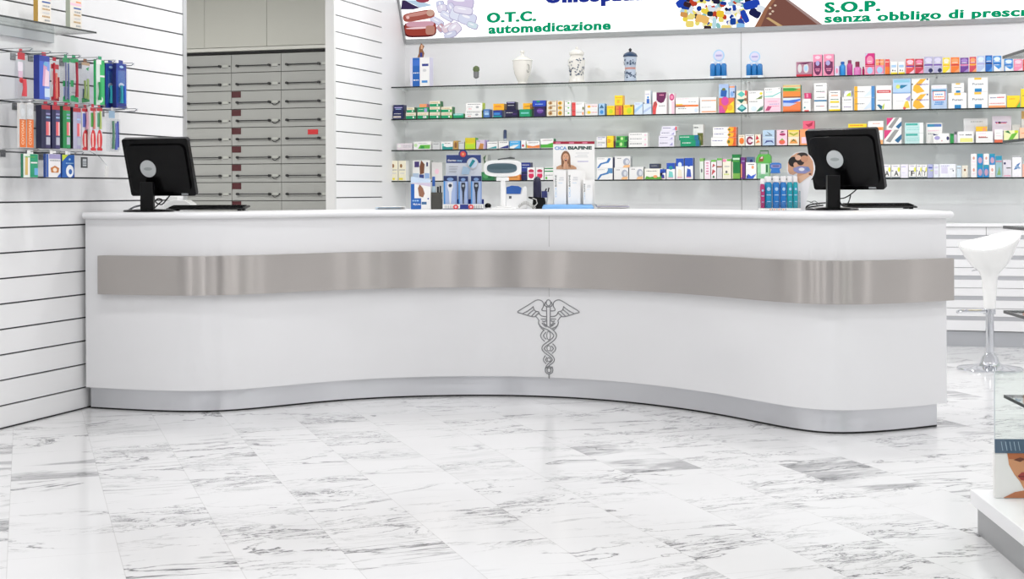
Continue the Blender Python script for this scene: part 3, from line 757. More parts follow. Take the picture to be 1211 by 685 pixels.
# rows: (shelf, [ (left px, right px, top px, description, design) ... bottom first ], depth offset)
def stack(sh, items, dy=0, dp=DD, z0=None):
    z = SZ[sh] if z0 is None else z0; n = len(items)
    same = len(set(i[3] for i in items)) < n
    for k, (l, r, tp, desc, des) in enumerate(items):
        y = ITEMY+dy; a = on_y(l, tp+4, y); b = on_y(r, tp+4, y); w = (b.x-a.x)-.0012; h = on_y((l+r)/2, tp, y).z-z-.0006
        if h < .008: print('THIN', desc, h); h = .01
        nm = desc
        if same and n > 1: nm = f'{POSN[n][k]} {desc}'
        o = carton_mb(w, h, dp, des).build('medicine_box', loc=((a.x+b.x)/2, y, z+.0003))
        tag(o, f'{nm} {SN[sh]}', 'box', GN[sh]); z += h+.0009
    return z
def one(sh, l, r, tp, desc, des, dy=0, dp=DD): return stack(sh, [(l, r, tp, desc, des)], dy, dp)

# ---- top shelf
one('A', 941.5, 960.5, 73, 'wide grey and pink box with pale discs', 'b07f92/8a6a78;o .22 .55 .13 .3 g1;o .62 .55 .17 .32 g1;o .62 .55 .1 .2 lb;r 0 0 1 .14 rd;g 0 .9 1 1 .6 .82 dm')
one('A', 961.5, 972.3, 64.6, 'tall pink and plum box beside the grey pink one', 'pk/dm;o .5 .38 .42 .34 dm;r .1 .36 .9 .66 dm;o .5 .6 .22 .12 lv;l .3 .25 .75 pk;l .22 .3 .7 pk;o .5 .87 .3 .08 p2')
one('A', 974, 986.2, 64, 'tall pink and plum box beside the small lilac box', 'pk/dm;o .5 .38 .42 .34 dm;r .1 .36 .9 .66 dm;o .42 .6 .22 .12 lv;l .3 .25 .75 pk;l .22 .3 .7 pk;o .5 .87 .3 .08 p2')
one('A', 987.2, 992.2, 78, 'small lilac box left of the blue bottle', 'l2;o .5 .5 .3 .3 pk')
stack('A', [(1023, 1034.4, 77.2, 'pink box with a blue circle under the magenta box', 'pk/mg;o .5 .45 .3 .36 lb;r 0 .86 1 .95 rd'), (1023, 1034.4, 63, 'magenta box on a pink box with blue circle', 'mg/dm;o .5 .4 .36 .4 pk;r 0 0 1 .1 rd;l .3 .3 .7 w;g 0 1 .3 1 0 .7 l2')])
stack('A', [(1035.4, 1045.5, 77.3, 'lilac pink box with a blue circle under an orange box', 'pk/lv;o .5 .5 .34 .36 lb;r 0 0 1 .1 l2'), (1035.4, 1045.5, 70, 'small orange box lying on the lilac pink box', 'o2;r .4 0 .55 1 rd;l .5 .1 .9 cr')])
one('A', 1046.5, 1052, 70, 'narrow red orange box beside the orange one', 'r2/og;r 0 0 1 .5 og;l .8 .1 .9 cr')
one('A', 1053.4, 1061.2, 73, 'small white box with yellow foot, left of its twin', 'w;r 0 0 1 .14 ye;r .1 .55 .85 .75 lb;o .3 .3 .1 .06 k;o .65 .28 .07 .05 k')
one('A', 1062.4, 1070, 73, 'small white box with yellow foot, right of its twin', 'w;r 0 0 1 .14 ye;r .1 .55 .85 .75 lb;o .3 .3 .1 .06 k;o .65 .28 .07 .05 k')
def tallbox(l, r, tp, desc, base, mid, low, extra=''):
    one('A', l, r, tp, desc, f'{base};r 0 .46 1 .54 {mid};o .5 .8 .4 .14 {low};l .62 .15 .85 w;l .4 .1 .8 {low};g .35 0 1 0 1 .28 {low}{extra}')
tallbox(1071.2, 1081.3, 69.5, 'tall pink box beside two white ones', 'r2/r2', 'pu', 'p2')
tallbox(1082, 1092, 69.5, 'tall red box between pink and lavender ones', 'c6394c/c6394c', 'mr', 'pk')
tallbox(1092.8, 1103.2, 67, 'tall lavender box left of its twin', 'b6b2d0/908cb8', 'pu', 'l2', ';o .75 .16 .25 .14 nv')
tallbox(1103.9, 1114, 67, 'tall lavender box beside the yellow one', 'b6b2d0/908cb8', 'pu', 'l2', ';o .75 .16 .25 .14 nv')
tallbox(1114.8, 1123.4, 68.2, 'tall yellow box beside the lavender pair', 'ye/yo', 'yo', 'cr')
tallbox(1124.2, 1134.6, 67.7, 'tall orange box beside the yellow one', 'og/r2', 'rd', 'o2')
tallbox(1135.4, 1145.6, 68.2, 'tall purple box', '6f3a92/dm', 'pk', 'a488c8')
tallbox(1146.4, 1154.6, 67.2, 'tall red box with a pale yellow foot', 'd0455a/rd', 'yo', 'o2')
tallbox(1155.2, 1164.6, 66, 'tall pale blue box', 'b9c6e4/lv', 'lv', 'vb')
tallbox(1165.2, 1173.6, 65.4, 'narrow tall royal blue box', 'bl/nb', 'nv', 'b2')
tallbox(1174.2, 1184.2, 66, 'tall mid blue box with dark side', 'b2/tl', 'bl', 'vb', ';g .1 0 1 0 .1 .4 w')
tallbox(1187.6, 1198, 69.6, 'tall blue box under the glass display edge', 'b2/nb', 'bl', 'vb', ';g .1 0 1 0 .1 .4 w')
tallbox(1199, 1209.2, 70, 'tall soft pink box near the right edge', 'pk/pk', 'pk', 'p2')
tallbox(1209.8, 1219, 70, 'red box cut by the right edge', 'r2/rd', 'rd', 'o2')
def lathe_thing(name, cat, px, top, sh, prof, label, mats, cap=None, y=.06, group=None, parts=None, width=None, n=20):
    yy = ITEMY+y; p = on_y(px, top, yy); h = p.z-SZ[sh]; s = (on_y(px+width/2, top, yy).x-on_y(px-width/2, top, yy).x)/2
    t = empty(name, label, cat, (p.x, yy, SZ[sh]+.0003), 0, group)
    for (pn, pf, m) in parts:
        mb = MB(); mb.lathe([(r*s, z*h) for r, z in pf], m, n=n); mb.build(pn, t)
    return t, s, h
# apothecary jars
M_CER = pm('white_glazed_ceramic', 'ebe8e0', .2); M_CERB = pm('blue_glaze', '28405f', .2); M_CERP = pm('pale_blue_glaze', 'bcc8d8', .2)
def speckle(t, s, h, z0, z1, rfun, mat, seed, n=26, name='painted_flowers', sz=.16):
    rr = random.Random(seed); mb = MB()
    for i in range(n):
        th = rr.uniform(-PI, 0); z = rr.uniform(z0, z1); rx = rr.uniform(.5, 1)*sz*s; r = rfun(z)*s+.0006
        c = Vector((math.cos(th)*r, math.sin(th)*r, z*h)); u = Vector((-math.sin(th), math.cos(th), 0)); v = Vector((0, 0, 1))
        a = rr.uniform(0, PI); U = u*math.cos(a)+v*math.sin(a); V = v*math.cos(a)-u*math.sin(a); nn = Vector((math.cos(th), math.sin(th), 0))*.0006
        mb.poly([c+nn+U*rx*math.cos(2*PI*k/8)+V*rx*.5*math.sin(2*PI*k/8) for k in range(8)], mat)
    mb.build(name, t)
t, s, h = lathe_thing('lidded_urn', 'jar', 617.8, 59.4, 'A', None, 'white ceramic lidded urn on the top wall shelf', None, parts=[
    ('body', [(.42, 0), (.5, .02), (.42, .06), (.55, .12), (.82, .3), (.96, .5), (1, .62), (1, .68)], M_CER),
    ('lid', [(1.05, .682), (1.06, .7), (.9, .74), (.5, .8), (.18, .84), (.14, .9), (.24, .94), (.2, .985), (.02, 1)], M_CER)], width=22)
mb = MB(); mb.tube([(s*(.78+.14*math.sin(a)), -s*(.62+.05*math.sin(a)), h*(.45+.12*math.cos(a))) for a in [2*PI*k/10 for k in range(10)]], .0025, pm('grey_glaze', '8d8c88', .3), 5, True); mb.build('relief_ring', t)
t, s, h = lathe_thing('ginger_jar', 'jar', 682, 55, 'A', None, 'white lidded jar with dark blue painted flowers on the top wall shelf', None, parts=[
    ('body', [(.9, 0), (1, .03), (.88, .1), (.9, .3), (1.02, .52), (1.04, .62), (.8, .7), (.72, .76)], M_CER),
    ('lid', [(.86, .762), (.92, .79), (.88, .84), (.55, .89), (.14, .93), (.2, .96), (.03, 1)], M_CER)], width=19)
speckle(t, s, h, .2, .66, lambda z: .95 if z < .45 else 1.04, M_CERB, 3, 46)
t, s, h = lathe_thing('patterned_jar', 'jar', 745.3, 57, 'A', None, 'blue patterned lidded jar with dark knob on the top wall shelf', None, parts=[
    ('body', [(.9, 0), (.96, .04), (.9, .12), (.82, .35), (.9, .55), (1, .66), (1, .74)], M_CERP),
    ('lid', [(1.1, .742), (1.12, .77), (.95, .83), (.5, .88), (.16, .9)], M_CERB), ('knob', [(.1, .9), (.24, .93), (.24, .97), (.05, 1)], pm('dark_knob', '22232a', .3))], width=15)
speckle(t, s, h, .08, .3, lambda z: .93, M_CERB, 8, 34, 'lower_pattern', .2); speckle(t, s, h, .5, .64, lambda z: .99, M_CERB, 9, 30, 'upper_pattern', .2)
mb = MB(); mb.lathe([(.83*s, .36*h), (.845*s, .38*h), (.86*s, .42*h)], pm('red_glaze', 'c9948c', .3), n=20); mb.build('red_band', t)
t, s, h = lathe_thing('small_goblet', 'ornament', 563.2, 78, 'A', None, 'tiny grey goblet with green top left of the white urn', None, parts=[
    ('foot', [(.55, 0), (.5, .03), (.12, .06), (.1, .36)], M_CLEAR), ('cup', [(.3, .36), (.75, .42), (.8, .68), (.7, .7)], pm('grey_cup', '7a7a7c', .5)),
    ('foliage', [(.72, .7), (.95, .8), (.85, .93), (.3, 1)], pm('moss_green', '66744e', .8))], width=8)

# fan-shaped bottle holders
def bottle(name, x, y, z, r, h, mbody, mcap, label, group, cat='bottle', capf=.22, neck=.5):
    t = empty(name, label, cat, (x, y, z), 0, group)
    mb = MB(); mb.lathe([(r*.9, 0), (r, h*.03), (r, h*(1-capf-.14)), (r*.8, h*(1-capf-.05)), (r*neck, h*(1-capf))], mbody, n=14); mb.build('body', t)
    mb = MB(); mb.lathe([(r*neck*1.15, h*(1-capf)), (r*neck*1.15, h*.98), (r*neck*.9, h)], mcap, n=12); mb.build('cap', t)
    return t
M_BLB = pm('blue_bottle_plastic', '1f74b8', .2)
for i, (l, r, tp) in enumerate(((837.5, 860.5, 58), (880.3, 903, 60))):
    yy = ITEMY+.03; a = on_y(l, tp+20, yy); b = on_y(r, tp+20, yy); w = b.x-a.x; cx = (a.x+b.x)/2; h = on_y((l+r)/2, tp, yy).z-SZ['A']
    nm = ['left', 'right'][i]
    t = empty('bottle_display', f'white card display of blue bottles, {nm} of the two on the top shelf', 'display', (cx, yy, SZ['A']+.0003), 0, 'bottle displays on the top shelf')
    mb = MB(); mb.box(-w*.46, 0, 0, w*.46, .06, h*.1, paper('w')); mb.box(-w*.42, -.003, .002, w*.42, -.0003, h*.085, paper('vb')); mb.box(-w*.2, -.0036, .004, w*.2, -.0031, h*.07, paper('g2')); mb.build('tray', t)
    mb = MB(); mb.prism([(-w*.46, h*.1), (w*.46, h*.1), (w*.3, h*.62), (-w*.3, h*.62)], .045, .048, paper('vb'), axis='y', smooth=False)
    ring = [(w*.29*math.cos(2*PI*k/24), h*.8+h*.2*math.sin(2*PI*k/24)) for k in range(24)]
    mb.prism(ring, .0435, .0465, paper('lb'), axis='y', smooth=False); mb.prism([(x*.78, h*.8+(z-h*.8)*.78) for x, z in ring], .0425, .0434, paper('l2'), axis='y', smooth=False)
    mb.box(-w*.15, .0415, h*.77, w*.15, .0424, h*.83, paper('lv')); mb.build('header_card', t)
    for k in range(3):
        bottle('mouthwash_bottle', cx+(k-1)*w*.288, yy+.02, SZ['A']+h*.1+.001, w*.142, h*.48, M_BLB, pm('white_cap', 'e9edf2', .3), f'small blue bottle, {["left","middle","right"][k]} in the {nm} fan display on the top shelf', 'blue bottles in the fan displays', capf=.12)
# bottles at the middle of the top shelf
def abottle(px, w, tp, col, cap, label, name='bottle', sh='A', capf=.2, y=.03, neck=.55):
    yy = ITEMY+y; c = on_y(px, tp, yy); r = (on_y(px+w/2, tp, yy).x-on_y(px-w/2, tp, yy).x)/2
    bottle(name, c.x, yy, SZ[sh]+.0003, r, c.z-SZ[sh], pm('bottle_'+col, CN.get(col, col), .25), pm('cap_'+cap, CN.get(cap, cap), .3), label, GN[sh], capf=capf, neck=neck)
abottle(996.5, 7, 73, '2f8fd8', '1f62b5', 'bright blue bottle between lilac box and magenta bottle')
abottle(1004.8, 7, 71.3, 'b83f8c', '8a2a5e', 'magenta pump bottle right of the bright blue one')
abottle(1014, 9, 73, 'd878b8', '8a2a4e', 'round pink bottle with dark red cap on top wall shelf', capf=.38, neck=.5)
abottle(1021, 3, 79, 'b8326a', '8a2a4e', 'slim magenta tube left of the magenta box')
# counter display box standing at the left end of the top shelf
yy = ITEMY; a = on_y(485, 90, yy); b = on_y(508, 90, yy); w = b.x-a.x; h = on_y(496, 68, yy).z-SZ['A']
t = empty('leaflet_display', 'blue and white leaflet box with a small figure on top shelf', 'display', ((a.x+b.x)/2, yy, SZ['A']+.0003))
carton_mb(w, h, .08, 'w/l2;r 0 0 .1 1 l2;r .12 0 .5 1 bl;r .14 .72 .48 .92 3a6fc8;l .45 .16 .46 w;l .2 .16 .46 w;r .62 .7 .95 .78 nb;o .75 .55 .1 .05 g1;r .6 .12 .9 .2 b2;g .5 .95 .7 1 .5 1 w').build('box', t)
mb = MB(); hz = h*.5
mb.prism([(-w*.2, h), (w*.1, h), (w*.16, h+hz*.3), (w*.08, h+hz*.55), (w*.16, h+hz*.8), (0, h+hz), (-w*.1, h+hz*.7), (-w*.12, h+hz*.3)], .03, .033, paper('bn'), axis='y', smooth=False)
mb.prism([(-w*.06, h+.004), (w*.06, h+.004), (w*.06, h+hz*.35), (-w*.06, h+hz*.35)], .0285, .0295, paper('nb'), axis='y', smooth=False)
mb.prism([(-w*.02, h+hz*.6), (w*.08, h+hz*.6), (w*.1, h+hz*.85), (0, h+hz*.9)], .0285, .0295, paper('sk'), axis='y', smooth=False); mb.build('figure_card', t)

# ---- second shelf
stack('B', [(464.6, 476.6, 131.2, 'navy box with cream print at the left end', 'nv/nv;l .62 .1 .8 w;r .05 .15 .8 .38 cr;l .22 .1 .75 pu'), (465.4, 477, 124, 'navy box with pale top band on the left end box', 'nv/nv/l2;r .1 .45 .9 .62 lv;l .2 .2 .8 lb')])
GC = 'cr/g4/cr;r 0 0 1 .5 gr;l .66 .08 .8 tn;o .75 .25 .08 .16 w'
stack('B', [(480, 492, 133.2, 'green and cream box beside the navy pair', GC), (480.8, 490.2, 127, 'green and cream box beside the navy pair', GC)])
stack('B', [(493.6, 506.8, 132.6, 'green box with grey patch second from the navy pair', GC+';o .6 .25 .12 .18 g1'), (493.6, 507.2, 127, 'green box with lilac patch under a pink packet', 'gr/g4;r .6 0 .85 .8 lv;l .5 .1 .5 w'), (496, 504.6, 123, 'flat pink packet on the green boxes', 'o2/pk')])
stack('B', [(508, 520.6, 132.8, 'bottom green and cream box of the tallest green stack', GC), (508, 520.6, 126.2, 'middle green and cream box of the tallest green stack', GC), (508, 520.6, 119.6, 'topmost green and cream box of the green stacks', GC)])
stack('B', [(521.6, 534.6, 132.8, 'green and cream box at the stack row end', GC+';r .8 0 1 .5 lg'), (521.6, 534.6, 126.4, 'green and cream box at the stack row end', GC+';r .8 0 1 .5 lg')])
one('B', 536, 548, 134.4, 'low pale teal box between green and white stacks', 't2/gr/w;r 0 0 1 .6 gr;l .7 .2 .8 w')
WH = 'w/yg;l .78 .1 .9 g3;l .48 .1 .4 g2;o .7 .45 .1 .15 g2;l .2 .15 .35 r2'
stack('B', [(550, 569.8, 131.2, 'white medicine box with grey print left of blue cube', WH), (551, 570.4, 121.6, 'white medicine box with lime side left of blue cube', WH)])
one('B', 571.6, 579.2, 129.2, 'small blue cube-shaped box', '4a7ab8/nb;r .15 .3 .85 .6 lb;l .7 .2 .8 vb')
stack('B', [(583, 593.6, 130.4, 'small blue box under the yellow one', 'nb/nb;r .1 .35 .8 .65 b2;r 0 0 1 .25 tl'), (583.2, 596, 122.6, 'yellow orange box on the small blue one', 'yo/yo;l .45 .1 .85 og;l .6 .2 .7 rd')])
stack('B', [(597, 612.6, 129.6, 'wide dark navy box', '1b1740/1b1740;l .55 .1 .6 w;l .35 .6 .9 pu'), (599, 609.6, 120.4, 'short black navy box on the wide one', '18163a/18163a;l .5 .15 .85 g1;r .1 .85 .9 .95 lv')])
stack('B', [(614.4, 629.2, 129.2, 'emerald box under a yellow one', '17986a/g4;r .1 .4 .75 .6 t2;r .85 0 1 1 g4'), (618.4, 629.2, 122, 'small yellow box on the emerald one', 'yo/yo;l .4 .2 .8 bn;r .8 0 1 .8 bn')])
stack('B', [(631.4, 644.6, 125.9, 'dark purple box under a blue one', '2b1a58/nv;o .55 .55 .3 .25 pu;l .55 .3 .85 lv'), (629.8, 645.6, 118.8, 'royal blue box overhanging the purple one', '2446b8/nb;r .3 .7 .55 .95 gr;l .3 .2 .8 lb')])
for (l, r, d, des) in ((646.6, 658.4, 'cream box with brown disc', 'cr/o2;o .35 .5 .22 .36 tn;o .38 .5 .1 .2 bn;l .8 .3 .9 bn'), (659.2, 666.8, 'cream box with amber side disc', 'cr/tn;o .4 .5 .34 .4 yo;o .4 .5 .16 .2 ol'), (667.6, 675.4, 'white box with small green dot', 'w/w;o .6 .5 .14 .16 lg;l .75 .1 .5 g2')):
    stack('B', [(l, r, 130.4, d, des), (l, r, 124.8, d, des), (l, r, 119.2, d, des)])
stack('B', [(676.2, 691, 130.2, 'white box with red left third', 'w/w;r 0 0 .3 1 r2;l .7 .05 .28 rd;l .55 .35 .8 g2;o .9 .4 .07 .3 o2'), (676.2, 691, 121, 'white box with red left third', 'w/w;r 0 0 .3 1 r2;l .7 .05 .28 rd;l .75 .35 .8 g2;o .92 .2 .07 .2 ol')])
stack('B', [(692, 707, 129.2, 'pale box with yellow patch and red print', 'w/cr;o .25 .5 .2 .36 cr;o .3 .5 .14 .24 ye;l .45 .5 .95 r2'), (692, 707, 123, 'pale box with yellow patch and red print', 'w/cr;o .3 .5 .14 .24 yo;l .45 .5 .95 r2;r .05 .8 .95 .9 p2')])
stack('B', [(708, 715.2, 128.6, 'narrow light blue box', 'lb/b2;o .5 .5 .3 .3 b2'), (708, 715.2, 122.4, 'narrow light blue box', 'lb/b2;g .1 .1 .9 .1 .5 .8 3a6a8a')])
zt_ = one('B', 717.6, 727.2, 125, 'bright yellow box left of the orange one', 'ye/og;l .8 .1 .8 og;o .5 .4 .25 .25 yg')
one('B', 728, 736, 125, 'orange red box under the tall yellow one', 'e88a3a/og;l .6 .1 .9 rd;r .5 0 .8 .9 r2')
stack('B', [(726.8, 736.4, 112.8, 'tall yellow box standing on the orange one', 'ye/yo;l .75 .1 .9 og;r .3 .2 .6 .6 yo;l .5 .2 .8 yg')], z0=zt_+.0006)
one('B', 737.2, 748.8, 124, 'yellow box right of the orange red one', 'ye/yo;l .8 .1 .8 og;o .6 .4 .25 .3 yg;r .7 .85 .95 .98 ol')
one('B', 750.2, 760, 121, 'pale blue white box right of the yellow group', 'vb/vb;g 0 .1 1 .7 1 .9 0 .4 lb;l .85 .1 .7 lv')
zt_ = one('B', 760.6, 770.2, 122.8, 'pale blue white box under the small blue bottle box', 'vb/vb;g 0 .1 1 .6 1 .8 0 .35 b9cbe8')
stack('B', [(762.6, 769.4, 107, 'small white box with blue bottle picture', 'w/vb;r .3 0 .8 .36 2f6ac0;r .4 .4 .7 .55 b2;l .7 .1 .8 lv')], z0=zt_+.0006)
one('B', 771.6, 788.4, 109, 'white box with plum shape and red figure', 'w/w;g .28 1 1 1 .95 .75 .8 .55 .6 .5 .28 .6 dm;l .85 .5 .8 pk;g 0 0 .22 0 .26 .25 .34 .45 .28 .6 .08 .55 0 .35 r2;o .3 .58 .07 .05 p2;g .08 .3 .3 .45 .25 .6 .1 .56 b04a4a;l .35 .45 .9 g2')
one('B', 791.4, 797.6, 110.4, 'narrow white pink box with round pink top', 'w/p2;o .5 .82 .48 .17 c8407c;o .5 .82 .3 .09 pk;r .45 0 .95 .62 p2')
stack('B', [(799, 826.4, 124, 'long white box with orange top stripe', 'w/w;r 0 .8 1 1 og;r 0 .78 .4 .86 3a2a20;l .55 .1 .45 g3;o .9 .4 .08 .25 vb'), (799, 826.4, 115.4, 'long white box with orange top stripe', 'w/w;l .8 .05 .6 p2;l .35 .55 .9 g2;r 0 0 .3 .12 ye')])
stack('B', [(827.6, 847, 124.2, 'white box with thin orange stripes', 'w/w;r .1 .12 1 .26 o2;l .7 .1 .7 g2'), (827.6, 847, 115, 'white box with thin orange stripes', 'w/w/cr;r .1 .5 1 .64 o2;l .5 .1 .7 g2')])
stack('B', [(850.2, 868, 115.8, 'pink orange yellow box under the blue pictures', 'e8734a/ye;o .4 .8 .25 .3 d24aa0;g 0 0 .45 0 .2 .5 0 .5 d8509a;g .4 0 1 0 1 .8 .75 .6 ye;o .75 .35 .18 .2 yo'), (850.2, 861.6, 99.4, 'pale box with dark blue figure', 'lb/w;g .15 .1 .75 .05 .85 .5 .65 .62 .2 .58 1f5aa8;o .5 .62 .2 .1 ol;r 0 .72 1 1 a9bfe4')])
stack('B', [(862.4, 869, 101, 'narrow blue pale box beside the blue figure', 'b8c8e6/b2;o .5 .3 .3 .22 7da6dc;o .85 .45 .12 .08 nv;r 0 .82 1 .95 o2')], z0=on_y(862, 115.8, ITEMY).z+.001)
TD = 'w/cr;g .1 .75 .9 .75 .5 .1 tl;g .25 .72 .75 .72 .5 .3 t2;r .85 .2 1 .9 o2'
stack('B', [(870.6, 884.2, 123.2, 'white box with dark teal diamond', 'w/cr;g .05 .45 .5 1 .95 .5 .5 .05 167f84;o .5 .6 .25 .22 t2'), (870.6, 883, 116, 'white box with dark teal diamond', 'cr/o2;g .05 .8 .9 .85 .5 .1 0f6a5a;r .8 .5 1 1 bn'), (870.6, 883, 107.2, 'white box with light teal diamond', 'cr/o2;g .1 .5 .5 .95 .9 .5 .5 .1 5cc0b4;r .85 .3 1 1 r2')])
stack('B', [(885, 903, 118.2, 'white box with slanting green leaf', 'w/w;g .5 .05 1 .55 .95 .2 .75 .08 4a7a68;l .85 .05 .6 g3;o .35 .3 .2 .2 vb;g .9 .55 .55 .1 .7 .15 g4'), (885, 903, 107.4, 'white box with slanting green leaf', 'w/cr;g .45 .05 .95 .5 .9 .1 8aa86a;l .75 .05 .5 g3;o .85 .7 .1 .15 ye;g .9 .5 .6 .1 .75 .12 ol')])
stack('B', [(903.8, 923.4, 116.2, 'pale pink box with small red emblem', 'p2/w;g .05 .1 .3 .1 .45 .4 .2 .45 c04a78;l .75 .2 .8 pk;l .55 .3 .9 lv;l .4 .3 .9 pk'), (903.8, 923.4, 103.6, 'white box with grey swoosh over the pale pink one', 'w/w;l .8 .05 .45 g3;g 0 .12 .5 .12 1 .5 1 .6 .5 .24 0 .2 t2;o .9 .9 .04 .04 g3;l .55 .1 .5 t2')])
stack('B', [(925.8, 946.8, 115.6, 'orange box with blue title band', 'f0834c/tn;r 0 .72 1 1 vb;g 0 .66 .6 .62 1 .8 1 .92 .3 .82 0 .84 3f6fd0;g 0 .4 .4 .4 .8 .6 0 .66 b8c8f0;r 0 0 1 .12 e06a30'), (925.8, 946.8, 100.2, 'orange box with green title band', 'f08a3c/gr;r 0 .7 1 1 c4d8a4;r 0 .85 1 .93 o2;g 0 .58 .6 .55 .9 .66 .6 .75 0 .75 2f9a3e;r 0 .5 1 .56 lg;r 0 0 1 .08 bn')])
stack('B', [(949.2, 958.6, 116.8, 'small white box under a magenta one', 'w/w;o .25 .3 .12 .08 tl;l .7 .2 .8 g2;r .2 0 .8 .1 r2'), (951.2, 959, 110, 'tiny magenta box on a small white one', 'd0366e/mg;r .3 .2 .6 .9 pk')])
AR = 'w/w;l .5 .15 .85 {}'
def small_white(l, r, tops, desc, cols):
    zz = []
    for tp, c in zip(tops, cols): zz.append((l, r, tp, desc, c))
    stack('B', zz)
small_white(962.6, 977.8, [120.2, 112.8, 105.4, 98.2], 'white box with grey name print right of the magenta one', ['w/w;l .5 .15 .85 g3;l .5 .5 .8 r2', 'w/w;l .6 .2 .85 g3;r 0 .02 1 .26 3a80a8', 'w/w;l .55 .15 .85 g3;l .35 .5 .9 p2', 'w/w;l .5 .15 .7 g3'])
small_white(980.2, 993.8, [121.8, 114.4, 107.2], 'white box with yellow edge beneath its print', ['w/k;l .5 .15 .85 g3;r 0 0 1 .2 ye', 'w/k;l .5 .15 .85 g4;r .1 0 .9 .3 ye', 'w/cr;l .6 .15 .8 g3;r .2 .12 .8 .28 o2'])
stack('B', [(996, 1008.6, 121.8, 'plain white printed box under the yellow green one', 'w/w;l .45 .15 .85 pu'), (996, 1008.6, 114.6, 'plain white printed box second below the yellow green one'.replace('second ', 'directly '), 'w/w;l .45 .15 .85 g3'), (998, 1007, 107.6, 'little white box with yellow green mark', 'w/lv;g .3 .1 .95 .1 .9 .8 .5 .5 yg;g 0 .5 .2 .9 0 1 lv')])
BZ = 'w/3f7ec0;r 0 0 .16 1 yo;r .84 0 1 1 4a8cc8;l .5 .05 .5 g3;g .45 .05 .75 .6 .84 .9 .84 .2 vb'
stack('B', [(1010, 1034.6, 115.6, 'white box with yellow left and blue right edge', BZ), (1010, 1034.6, 101.8, 'white box with yellow left and blue right edge', BZ)])
stack('B', [(1036, 1054.6, 115, 'white box with teal and yellow petals', 'w/w;l .75 .1 .9 g3;g .05 .4 .25 .1 .35 0 .4 .3 .2 .45 1f6f94;g .4 0 .4 .3 .55 .55 .5 .1 c8d84a'), (1036, 1054.6, 101, 'white box with red name band', 'w/w;r .05 .35 .95 .6 d04a4e;l .44 .15 .85 w')])
stack('B', [(1055.8, 1077.2, 110.6, 'white box with yellow corner shape', 'w/w;g .55 .05 .95 .1 .85 .55 .7 .5 f4d44c;g .7 .65 1 .9 .95 .5 lv;l .5 .2 .6 g1;o .65 .08 .08 .08 r2'), (1055.8, 1077.2, 92.6, 'light blue box with green and blue brush mark', 'b8d4f0/lb;l .8 .05 .95 tl;r .05 .72 .95 .9 8cc8e0;g .3 .4 .5 .32 .85 .55 .45 .56 1f7aa0;o .28 .45 .12 .14 d8e070;r 0 0 1 .08 8fb4e0')])
AL = 'w/l2;g .1 .5 .5 .95 .85 .98 .7 .8 .45 .5 .75 .12 .3 .0 .05 .2 f4b83a;t .25 .56 .95 .1 pu Alegra;o .02 .62 .04 .05 k;o .9 .93 .05 .05 3a4a7a'
stack('B', [(1078.2, 1099, 110.6, 'white box with amber zigzag', AL.replace('Alegra', 'Algesin')), (1078.2, 1099, 92.6, 'white box with amber zigzag', AL.replace('Alegra', 'Algesin'))])
one('B', 1101.2, 1119.8, 100.4, 'large pale blue box with red framed panel', 'b9cde8/lb;r 0 .86 1 1 w;l .9 .1 .7 p2;r .05 .72 .95 .8 2a93b4;r .1 .36 .9 .74 r2;r .14 .4 .86 .72 w;l .58 .25 .75 b2;l .48 .2 .8 og;l .25 .25 .8 b2;l .17 .2 .75 b2')
PU = 'w/l2;r .32 .86 .68 1 f4c040;t .22 .5 .78 .13 4a5a70 Pursan;r .34 .0 .7 .24 1f7ab8;r .34 .16 .7 .24 3a9ac8'
stack('B', [(1121.4, 1143.2, 109.8, 'wide white box with yellow and blue squares, bearing a smaller one', PU), (1125.4, 1140.2, 98.4, 'small white box with yellow and blue squares on a wide one', PU.replace('.78 .13', '.8 .11'))])
stack('B', [(1144.6, 1168.2, 108.8, 'large white box with yellow and blue squares', PU), (1144.6, 1168.2, 91.8, 'large white box with yellow and blue squares', PU)])
one('B', 1169, 1189.6, 111.4, 'low white box with red print and orange foot', 'w/o2;l .72 .08 .45 3a3a8a;l .72 .5 .92 rd;l .76 .5 .92 r2;r 0 0 1 .16 o2;l .3 .05 .95 r2')
one('B', 1190.8, 1206.4, 113, 'bright yellow box with green corner', 'ye/yg;g .6 0 1 0 1 .7 yo;l .7 .15 .6 og;g .7 .0 1 .0 1 .5 lg')
one('B', 1207.2, 1218, 105, 'taller yellow box cut by the right edge', 'ye/yg;l .6 .2 .8 ol')

# ---- third shelf
one('C', 469.4, 487.6, 169.6, 'low white pink box at the left end', 'eadfe4/g1;o .15 .6 .12 .25 w;l .4 .4 .95 g2;l .65 .4 .95 g2')
one('C', 489, 509.6, 167.4, 'white box with bright green patch', 'w/w;g .25 .12 .95 .12 .98 .6 .4 .6 6cc04a;r .4 .12 .62 .45 2f9a3e;l .75 .3 .8 g2;o .12 .55 .1 .2 c8e8b0')
one('C', 511.4, 520.6, 168.6, 'small pale grey box next to the green patch one', 'g1/g1;l .75 .1 .8 g3')
one('C', 521.4, 535.6, 167.6, 'white box with teal swoosh', 'w/w;g .1 0 1 0 1 .35 .5 .3 .1 .5 2f9a94;l .75 .3 .8 g3;o .15 .6 .1 .2 t2')
one('C', 536.4, 541.6, 166.4, 'narrow brown amber box', 'c9a05a/tn;o .5 .5 .3 .35 bn')
one('C', 542.4, 549, 167.6, 'small grey white box between brown and lime ones', 'g1/g1;l .8 .1 .9 g3')
one('C', 550, 562.2, 163, 'lime green box with yellow top', 'yg/lg;r 0 .55 1 1 d8c42a;l .5 .2 .8 ye;r .1 .1 .9 .4 b6e040')
one('C', 563.2, 575, 165.6, 'lilac box with amber patch', 'd8c8d8/lv;g .2 0 .7 0 .75 .6 .4 .65 c98a4a;l .85 .1 .4 g3;r .85 0 1 1 a890b8')
